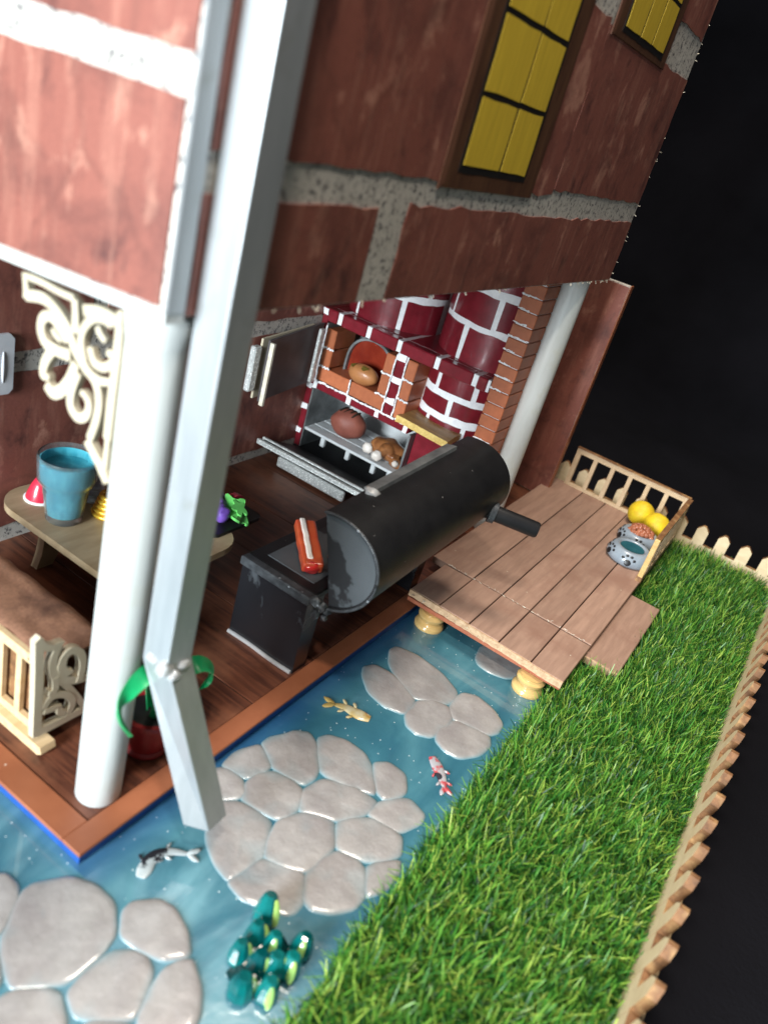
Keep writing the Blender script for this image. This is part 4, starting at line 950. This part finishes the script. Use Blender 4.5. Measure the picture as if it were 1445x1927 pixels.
MIDDLE_STONES = [
  [(5.93,-0.38),(6.25,-0.38),(6.62,-0.59),(6.94,-0.69),(7.22,-1.01),(6.98,-1.46),(6.40,-1.98),(6.01,-2.12),(5.66,-2.06),(5.56,-1.64),(5.52,-1.04),(5.74,-0.68)],
  [(7.27,-1.36),(7.60,-1.51),(7.81,-1.97),(7.81,-2.58),(7.55,-3.05),(7.00,-3.56),(6.80,-3.60),(6.59,-3.18),(6.37,-2.52),(6.40,-2.09),(6.82,-1.67)],
  [(4.61,-0.14),(5.17,-0.09),(5.78,-0.33),(5.69,-0.63),(5.42,-1.01),(5.19,-1.02),(4.72,-0.85),(4.62,-0.59),(4.54,-0.24)],
  [(4.09,-0.15),(4.36,-0.16),(4.53,-0.34),(4.52,-0.77),(4.30,-1.10),(4.05,-1.12),(3.75,-0.90),(3.60,-0.63)],
  [(4.54,-1.01),(5.01,-1.01),(5.35,-1.23),(5.48,-1.79),(5.42,-2.17),(4.93,-2.44),(4.60,-2.42),(4.28,-2.26),(4.19,-1.81),(4.08,-1.25)],
  [(5.47,-2.21),(6.14,-2.36),(6.41,-2.73),(6.62,-3.32),(6.62,-3.81),(6.37,-3.89),(5.94,-3.79),(5.37,-3.41),(5.14,-2.95),(4.89,-2.55)],
  [(7.74,-3.05),(8.06,-3.35),(8.06,-3.89),(7.56,-4.22),(7.24,-4.19),(6.91,-3.93),(6.99,-3.67),(7.29,-3.39)],
  [(6.17,-3.91),(6.64,-3.94),(7.13,-4.19),(7.39,-4.50),(7.25,-5.02),(6.94,-5.09),(6.29,-4.83),(6.16,-4.42)],
  [(3.61,-0.95),(3.92,-1.24),(4.03,-1.71),(4.04,-2.22),(3.60,-2.52),(3.15,-2.72),(2.72,-2.64),(2.16,-2.56),(2.26,-2.08),(2.58,-1.50),(3.09,-1.04)],
  [(4.26,-2.39),(4.84,-2.63),(5.17,-3.09),(5.20,-3.42),(4.68,-3.80),(4.14,-3.87),(3.58,-3.71),(3.35,-3.30),(3.20,-2.82),(3.69,-2.52)],
  [(5.32,-3.49),(5.77,-3.75),(6.10,-4.15),(6.19,-4.71),(6.14,-4.96),(5.69,-5.21),(5.25,-5.01),(4.90,-4.65),(4.66,-3.97)],
  [(2.11,-2.64),(2.59,-2.69),(3.11,-2.82),(3.31,-3.26),(3.48,-3.75),(2.98,-4.15),(2.61,-4.19),(2.42,-4.07),(2.29,-3.68),(2.05,-3.17)],
  [(3.54,-3.85),(4.07,-3.85),(4.58,-3.99),(4.73,-4.48),(4.63,-4.80),(4.11,-5.16),(3.65,-5.16),(3.20,-4.86),(2.96,-4.48),(3.01,-4.19)],
  [(4.75,-4.83),(5.08,-4.97),(5.51,-5.32),(5.20,-5.48),(4.56,-5.46),(4.11,-5.26)],
]
NEAR_STONES = [
  [(-1.25,1.11),(-1.10,0.92),(-1.12,0.58),(-1.32,0.32),(-1.71,0.04),(-1.96,-0.06),(-2.09,0.16),(-1.63,1.03)],
  [(-1.12,0.34),(-0.82,0.35),(-0.24,-0.05),(-0.01,-0.54),(-0.01,-1.15),(-0.44,-1.70),(-0.87,-1.82),(-1.65,-1.81),(-2.10,-1.41),(-2.37,-1.14),(-2.23,-0.61),(-1.88,-0.14)],
  [(0.02,-1.49),(0.30,-1.47),(0.71,-1.83),(0.77,-2.21),(0.60,-2.75),(0.36,-3.10),(0.22,-3.14),(-0.13,-2.82),(-0.27,-2.33),(-0.34,-1.88)],
  [(-1.76,-2.02),(-1.33,-1.96),(-0.72,-1.99),(-0.46,-2.27),(-0.37,-2.59),(-0.49,-2.89),(-1.03,-3.19),(-1.31,-3.24),(-1.74,-2.81),(-1.93,-2.43)],
  [(-1.18,-3.35),(-0.76,-3.15),(-0.29,-3.05),(0.07,-3.15),(0.23,-3.33),(-0.08,-3.85),(-0.42,-4.15),(-0.83,-4.28),(-1.29,-4.12),(-1.49,-3.70)],
  [(-2.95,-1.14),(-2.45,-1.25),(-2.02,-1.66),(-1.94,-1.90),(-2.21,-2.43),(-2.48,-2.68),(-2.96,-2.60),(-3.34,-1.86)],
  [(-2.16,-2.67),(-1.84,-2.80),(-1.45,-3.27),(-1.52,-3.67),(-1.93,-3.69),(-2.39,-3.15)],
  [(-2.38,0.18),(-2.12,-0.03),(-2.30,-0.53),(-2.48,-0.88),(-2.85,-0.99),(-2.93,-0.38)],
]

def chaikin(p, k=2):
    for _ in range(k):
        q = []
        for a, b in zip(p, p[1:] + p[:1]): q += [(a[0] * .85 + b[0] * .15, a[1] * .85 + b[1] * .15), (a[0] * .15 + b[0] * .85, a[1] * .15 + b[1] * .85)]
        p = q
    return p
def stones(name, polys, label, hs, low=()):
    cx = sum(p[0] for q in polys for p in q) / sum(len(q) for q in polys); cy = sum(p[1] for q in polys for p in q) / sum(len(q) for q in polys)
    T = thing(name, (cx, cy, -.5), label, 'stepping stones', 'pebble patches set in the pond')
    for k, p in enumerate(polys):
        p = chaikin(p); n = len(p); h = hs * random.uniform(.85, 1.1); dz = -.10 if k in low else 0
        mx, my = sum(a for a, b in p) / n, sum(b for a, b in p) / n; vs = []; fs = []
        sz = min(max(a for a, b in p) - min(a for a, b in p), max(b for a, b in p) - min(b for a, b in p))
        rings = [(-.11, -.14), (-.10, .05 * h), (-.075, .45 * h), (-.03, .74 * h), (.05, .90 * h), (.16, .98 * h), (sz * .3, 1.02 * h)]
        for ins, z in rings:
            for a, b in p:
                d = math.hypot(a - mx, b - my); s_ = max(.15, 1 - ins / max(d, .2))
                x, y = mx + (a - mx) * s_, my + (b - my) * s_
                vs.append((x, y, -.5 + dz + z + (.018 * mnoise.noise(Vector((x * 1.8, y * 1.8, k))) if z > 0 else 0)))
        R_ = len(rings)
        for r in range(R_ - 1):
            for i in range(n): fs.append((r * n + i, r * n + (i + 1) % n, (r + 1) * n + (i + 1) % n, (r + 1) * n + i))
        vs.append((mx, my, -.5 + dz + 1.04 * h)); c = len(vs) - 1
        for i in range(n): fs.append(((R_ - 1) * n + i, (R_ - 1) * n + (i + 1) % n, c))
        ar = sum(a[0] * b[1] - a[1] * b[0] for a, b in zip(p, p[1:] + p[:1]))
        if ar < 0: fs = [f[::-1] for f in fs]
        obj('stone', MB().add(vs, fs, 0, True), M['stone'], T)
stones('stone_patch', UPPER_STONES, 'small patch of elongated pebbles in front of the deck posts', .055)
stones('stone_patch', MIDDLE_STONES, 'large round patch of fourteen fitted pebbles under the downpipe spout', .05)
stones('stone_patch', NEAR_STONES, 'patch of big pale pebbles at the front corner of the pond', .065)

# ------------------------------------------------------------------ koi
def koi(pts, w, m, label, h=.2):
    c = curve(pts, 6); n = len(c); mb = MB()
    R_ = [w * (.35 + 1.3 * (i / (n - 1)) ** .7 * (1 - .62 * max(0, (i / (n - 1) - .72) / .28) ** 1.6)) * .62 for i in range(n)]
    mb.tube([(x, y, -.475) for x, y in c], R_, 12, flat=h)
    def dirn(i): a, b = Vector(c[max(0, i - 1)]), Vector(c[min(n - 1, i + 1)]); return (b - a).normalized()
    d = dirn(0); t = Vector(c[0]); th = math.atan2(d.y, d.x)
    for s_ in (1, -1):
        a = th + PI + s_ * .55; p = t + Vector((math.cos(a), math.sin(a))) * w * .75
        mb.ball((p.x, p.y, -.465 + .004 * s_), (w * .85, w * .36, .03), 14, 6, jit=.25, rot=RZ(a), seed=s_ + w)
    for f, s_ in ((.66, 1), (.68, -1), (.38, 1), (.36, -1)):
        i = int(f * (n - 1)); d = dirn(i); q = Vector((-d.y, d.x)) * s_; p = Vector(c[i]) + q * (R_[i] + w * .22) - d * .1; a = math.atan2((q - d * .9).y, (q - d * .9).x)
        mb.ball((p.x, p.y, -.468 + .004 * s_), (w * .5, w * .2, .025), 12, 6, jit=.25, rot=RZ(a), seed=f)
    o = single('koi', mb, m, label, 'koi fish', 'koi in the pond')
    return o
koi([(8.78, -.82), (8.95, -1.15), (9.0, -1.5), (9.12, -1.95)], .26, M['koi_gold'], 'golden koi in the water between the two pebble patches')
koi([(8.55, -5.0), (8.72, -4.85), (9.0, -4.55), (9.3, -4.15)], .21, M['koi_red'], 'white koi with red and black spots beside the turf bank')
koi([(1.98, -1.42), (1.75, -1.1), (1.4, -.9), (1.05, -1.0), (.82, -1.1)], .2, M['koi_black'], 'white koi with black patches off the front corner of the house')

# ------------------------------------------------------------------ glossy green pond plant
BP = thing('pond_plant', (1.2, -4.5, -.5), 'low plant of dark green glassy buds with lime stripes in the pond', 'pond plant')
g = MB(); g.ball((1.15, -4.42, -.48), (.72, .62, .22), 18, 10, jit=.5, seed=4); g.ball((1.5, -4.15, -.48), (.45, .4, .16), 14, 8, jit=.4, seed=6)
obj('plant_base', g, M['bud_dark'], BP)
for i, (x, y) in enumerate([(1.95, -3.82), (1.42, -3.98), (1.5, -4.4), (.9, -4.0), (1.0, -4.44), (1.9, -4.88), (.42, -4.5), (.72, -4.93), (1.4, -4.95), (1.18, -4.7)]):
    a = Vector((x - 1.2, y + 4.5, 0)); ln = Vector((.22 + a.x * .12, .05 + a.y * .12, 1)).normalized(); q = ln.to_track_quat('Z', 'Y').to_matrix().to_4x4()
    mx = Matrix.Translation((x, y, -.52)) @ q; s_ = random.uniform(.88, 1.1); hh = .56 if i else .72; x, y = 1.2 + (x - 1.2) * .86, -4.5 + (y + 4.5) * .86
    b = obj('bud', MB().lathe([(r * s_, z * hh / .66) for r, z in ((.2, -.02), (.265, .06), (.275, .16), (.25, .32), (.205, .5), (.16, .62), (.12, .66))], 0, 0, 9, mx=mx, smooth=False), M['bud'], BP)
    for th in (2.6 + .8 * math.sin(i * 2.3),):
        p = [mx @ Vector((r * s_ * 1.02 * math.cos(th), r * s_ * 1.02 * math.sin(th), z * hh / .66)) for r, z in ((.262, .06), (.27, .16), (.245, .32), (.20, .5), (.155, .62))]
        obj('stripe', MB().tube(curve(p, 3), [.03, .05, .07, .08, .085, .09, .09, .085, .08, .07, .06, .05, .03], 7, flat=.35), M['bud_stripe'], b)

# ------------------------------------------------------------------ porch table and what stands on it
T = thing('porch_table', (7.8, 7.9, 0), 'pale wooden table with rounded corners standing on the porch floor', 'table')
def rr(x0, x1, y0, y1, r, k=8):
    out = []
    for cx, cy, a in ((x1 - r, y1 - r, 0), (x0 + r, y1 - r, PI / 2), (x0 + r, y0 + r, PI), (x1 - r, y0 + r, 1.5 * PI)):
        for i in range(k + 1): t = a + PI / 2 * i / k; out.append((cx + r * math.cos(t), cy + r * math.sin(t)))
    return out
o = obj('tabletop', MB().prism(rr(5.2, 10.25, 4.75, 11.1, 1.05), XY(1.76), 0, .24), M['table_wood'], T)
for y in (9.4, 6.4):
    for x, sg in ((6.0, -1), (9.4, 1)):
        p = [(x - sg * .1, 1.755), (x - sg * 1.1, 1.755), (x - sg * .7, .9), (x - sg * .25, .01), (x + sg * .35, .01), (x + sg * .2, .5), (x + sg * .12, 1.1)]
        obj('leg', MB().prism(p, XZ(y), -.15, .15), M['table_wood'], T)
def cup():
    C_ = thing('drinking_cup', (6.2, 8.85, 2.0), 'clear moulded cup of pearly blue drink near the rounded table corner', 'cup')
    pr = [(.52, 2.012), (.55, 2.06), (.62, 2.6), (.70, 3.2), (.705, 3.26), (.80, 3.36), (.86, 3.46), (.88, 3.9), (.89, 4.2), (.86, 4.26)]
    inn = [(.83, 4.24), (.83, 3.95), (.82, 3.5), (.75, 3.38), (.655, 3.2), (.58, 2.6), (.51, 2.24)]
    n = 40; prof_ = pr + inn; o = obj('glass', MB().lathe(prof_, 6.2, 8.85, n), M['glass'], C_)
    obj('drink', MB().lathe([(.50, 2.25), (.57, 2.61), (.645, 3.19), (.74, 3.39), (.81, 3.52), (.825, 4.1), (.78, 4.12), (.755, 3.85), (.6, 3.8), (.3, 3.78)], 6.2, 8.85, n), M['drink'], C_)
cup()
s_ = thing('red_dome', (6.35, 10.2, 2), 'pink red glossy dome with white rim behind the blue cup', 'dome sweet')
obj('dome', MB().lathe([(.46, 2.03), (.42, 2.2), (.3, 2.5), (.18, 2.72), (.05, 2.8)], 6.35, 10.2, 26), M['pink'], s_)
obj('rim', MB().lathe([(.5, 2.002), (.51, 2.04), (.46, 2.07)], 6.35, 10.2, 26), M['grout'], s_)
sp = single('steel_cone', MB().lathe([(.42, 2.005), (.47, 2.12), (.36, 2.22), (.42, 2.3), (.28, 2.42), (.33, 2.5), (.19, 2.65), (.22, 2.72), (.11, 2.88), (.04, 3.05)], 7.75, 9.42, 26), M['steel'], 'small dark metal cone with swirled tiers on the table', 'cone')
g = MB()
for k in range(5): g.tube([(7.55 + (.5 - .05 * k) * math.cos(t), 8.35 + (.5 - .05 * k) * math.sin(t), 2.08 + .15 * k) for t in np.linspace(0, 2 * PI, 22)], .085, 8)
single('gold_coil', g, M['gold'], 'gold twisted coil half hidden by the white column', 'coil')
mb = MB(); mb.prism(rr(9.35, 11.75, 5.35, 6.95, .25), XY(2.005), 0, .13)
tray = single('black_tray', mb, M['black_paint'], 'glossy black tray overhanging the table end', 'tray')
g = MB()
for i, (dx, dy) in enumerate(((0, 0), (.2, .2), (-.15, .22), (.05, .42), (.0, -.2))): g.ball((10.2 + dx, 6.1 + dy, 2.42 + .08 * (i % 2)), (.3, .26, .32), 14, 10, jit=.2, seed=i)
single('purple_bloom', g, M['purple'], 'purple clay bloom on the black tray', 'clay flower')
lf = []
for i in range(40):
    t = 2 * PI * i / 40; r = .42 * (1 + .25 * math.sin(5 * t + .4) + .08 * math.sin(9 * t)); lf.append((11.18 + r * math.cos(t), 6.12 + r * math.sin(t)))
mb = MB(); mb.prism(lf, lambda u, v, a: (u - .5, v - .35, 2.35 + a + .5 * (v - 6.0) + .15 * math.sin(5 * u + 3 * v)), 0, .1)
mb.prism([(11.18 + (u - 11.18) * .6, 6.2 + (v - 6.12) * .6) for u, v in lf], lambda u, v, a: (u - .4, v - .5, 2.42 + a + .5 * (v - 6)), 0, .08)
single('clay_leaf', mb, M['leaf_clay'], 'bright green frilled clay leaf on the black tray', 'clay leaf')
mb = MB(); mb.prism([(11.1 + .5 * math.cos(t), 2.3 + .45 * math.sin(t)) for t in np.linspace(-.2, PI + .2, 20)], XZ(6.25), -.12, .12)
single('red_slice', mb, M['red_clay'], 'dark red clay slice standing behind the green leaf', 'clay slice')
single('navy_berry', MB().ball((10.75, 6.72, 2.45), .33, 14, 10), M['navy'], 'dark blue clay berry behind the purple bloom', 'clay berry')

# ------------------------------------------------------------------ day bed at the porch edge
Bn = thing('day_bed', (2.6, 6, 0), 'pale fretwork day bed with a brown woven cover on the porch', 'day bed')
mb = MB(); mb.prism([(2.95, .01), (2.8, .12), (2.86, .3), (9.5, .3), (9.5, .01)], YZ(1.08), 0, .42); obj('plinth', mb, M['ply'], Bn)
fr = obj('front_frame', MB().box(1.28, 1.42, 3.3, 9.5, .31, .55), M['ply'], Bn)
obj('top_bar', MB().box(1.28, 1.42, 3.3, 9.5, 2.32, 2.6), M['ply'], fr)
for y in (3.3, 3.98, 4.68, 5.4, 6.1, 6.8, 7.5, 8.2): obj('slat', MB().box(1.285, 1.415, y, y + .2, .553, 2.317), M['ply'], fr)
obj('side_board', MB().box(1.5, 1.6, 3.4, 9.5, .31, 2.4), M['burnt'], Bn)
BEDSIDE = [
  ([(1.00,3.59),(1.06,2.41),(1.12,0.55)], [0.23,0.23,0.23]),
  ([(0.94,3.65),(1.12,3.38),(1.35,3.21),(1.56,3.20),(1.68,3.22)], [0.18,0.18,0.18,0.15,0.05]),
  ([(1.56,3.16),(1.45,2.93),(1.42,2.60),(1.53,2.22),(1.79,1.88)], [0.18,0.21,0.23,0.23,0.21]),
  ([(1.36,1.77),(1.51,1.75),(1.55,1.94),(1.51,2.20)], [0.15,0.17,0.18,0.18]),
  ([(2.00,2.15),(1.83,2.17),(1.67,2.43),(1.72,2.72),(1.91,2.82),(2.15,2.65),(2.28,2.32),(2.28,1.93),(2.22,1.66)], [0.08,0.18,0.23,0.23,0.21,0.20,0.19,0.19,0.19]),
  ([(1.53,2.19),(1.87,1.91),(2.24,1.70),(2.56,1.64)], [0.18,0.21,0.21,0.18]),
  ([(1.26,1.35),(1.40,1.56),(1.63,1.57),(1.90,1.40),(2.08,1.12),(2.08,0.86),(2.01,0.71)], [0.15,0.18,0.18,0.19,0.18,0.18,0.16]),
  ([(1.80,1.85),(2.01,1.50),(2.24,1.11),(2.48,0.66)], [0.18,0.18,0.18,0.15]),
  ([(1.72,1.16),(1.74,0.92),(1.91,0.78)], [0.12,0.16,0.15]),
  ([(1.26,1.25),(1.48,1.20),(1.68,1.18)], [0.14,0.15,0.09]),
  ([(1.10,0.63),(1.66,0.58),(2.30,0.54),(2.73,0.50)], [0.25,0.23,0.22,0.22]),
]
mb = MB(); f = XZ(3.12)
for p, w in BEDSIDE:
    n = (len(p) - 1) * 6 + 1; mb.ribbon(curve(p), [float(np.interp(i / 6, range(len(w)), w)) for i in range(n)], f, -.09, .09)
obj('side_fretwork', mb, M['lace'], Bn)
def blanket():
    mb = MB(); nx, ny = 14, 40; vs = []; fs = []
    for i in range(nx + 1):
        for j in range(ny + 1):
            x = 1.3 + 1.9 * i / nx; y = 3.25 + 6.2 * j / ny
            e = min(1, min(i, nx - i) / 2.5, j / 3.0); z = 2.46 + .2 * e ** .5 + .06 * mnoise.noise(Vector((x * 1.7, y * 1.7, 2)))
            vs.append((x + .05 * mnoise.noise(Vector((y * 2, 0, 4))), y + .08 * mnoise.noise(Vector((x * 3, 4, 0))), z))
    m_ = len(vs); vs += [(x, y, 2.38) for x, y, z in vs[:m_]]
    for i in range(nx):
        for j in range(ny):
            q = (i * (ny + 1) + j, (i + 1) * (ny + 1) + j, (i + 1) * (ny + 1) + j + 1, i * (ny + 1) + j + 1); fs += [q, tuple(k + m_ for k in q[::-1])]
    rim = [i * (ny + 1) for i in range(nx + 1)] + [nx * (ny + 1) + j for j in range(1, ny + 1)] + [i * (ny + 1) + ny for i in range(nx - 1, -1, -1)] + [j for j in range(ny - 1, 0, -1)]
    for a, b in zip(rim, rim[1:] + rim[:1]): fs.append((b, a, a + m_, b + m_))
    mb.add(vs, fs, 0, True); obj('cover', mb, M['cloth'], Bn)
blanket()
obj('side_board', MB().box(2.9, 3.05, 3.3, 9.4, .02, 2.37), M['cloth'], Bn)

# ------------------------------------------------------------------ potted plant behind the downpipe
PP = thing('potted_plant', (3.25, 1.5, 0), 'red pot with curling green leaves standing behind the downpipe', 'potted plant')
obj('pot', MB().lathe([(.46, .01), (.56, .05), (.56, .12), (.5, .18), (.62, .6), (.72, 1.1), (.76, 1.18), (.74, 1.3), (.62, 1.3), (.6, 1.1)], 3.2, 1.45, 30), M['red_pot'], PP)
obj('soil', MB().lathe([(.62, 1.12), (.61, 1.2), (.1, 1.24)], 3.2, 1.45, 20), M['black_flat'], PP)
def leaf(pts, w):
    c = curve(pts, 5); n = len(c); vs = []; fs = []
    for i, p in enumerate(c):
        p = Vector(p); d = (Vector(c[min(n - 1, i + 1)]) - Vector(c[max(0, i - 1)])).normalized(); q = d.cross(Vector((.25, -.5, .8))).normalized()
        t = i / (n - 1); ww = w * math.sin(PI * min(1, .12 + t * .9)) ** .7 * (1 - .25 * t); nn = q.cross(d)
        for s_ in (-1, 0, 1): vs.append(p + q * ww * s_ - nn * (.07 if s_ == 0 else 0)); vs.append(p + q * ww * s_ - nn * (.1 if s_ == 0 else .03))
    for i in range(n - 1):
        a, b = i * 6, i * 6 + 6
        fs += [(a, a + 2, b + 2, b), (a + 2, a + 4, b + 4, b + 2), (a + 1, b + 1, b + 3, a + 3), (a + 3, b + 3, b + 5, a + 5), (a, b, b + 1, a + 1), (a + 4, a + 5, b + 5, b + 4)]
    obj('leaf', MB().add(vs, fs, 0, True), M['leaf'], PP)
leaf([(3.1, 1.3, 1.25), (2.75, .75, 2.6), (2.3, .42, 3.7), (1.8, .36, 4.12), (1.34, .36, 4.02), (1.04, .37, 3.6), (1.10, .38, 3.1), (1.5, .37, 2.35)], .24)
leaf([(3.3, 1.4, 1.25), (3.4, 1.0, 2.5), (3.75, .75, 2.95), (4.3, .7, 2.55), (4.35, .72, 2.1), (4.1, .85, 1.75)], .25)
leaf([(3.2, 1.5, 1.25), (3.4, 1.9, 2.4), (3.7, 2.2, 2.9), (4.0, 2.5, 2.6)], .22)
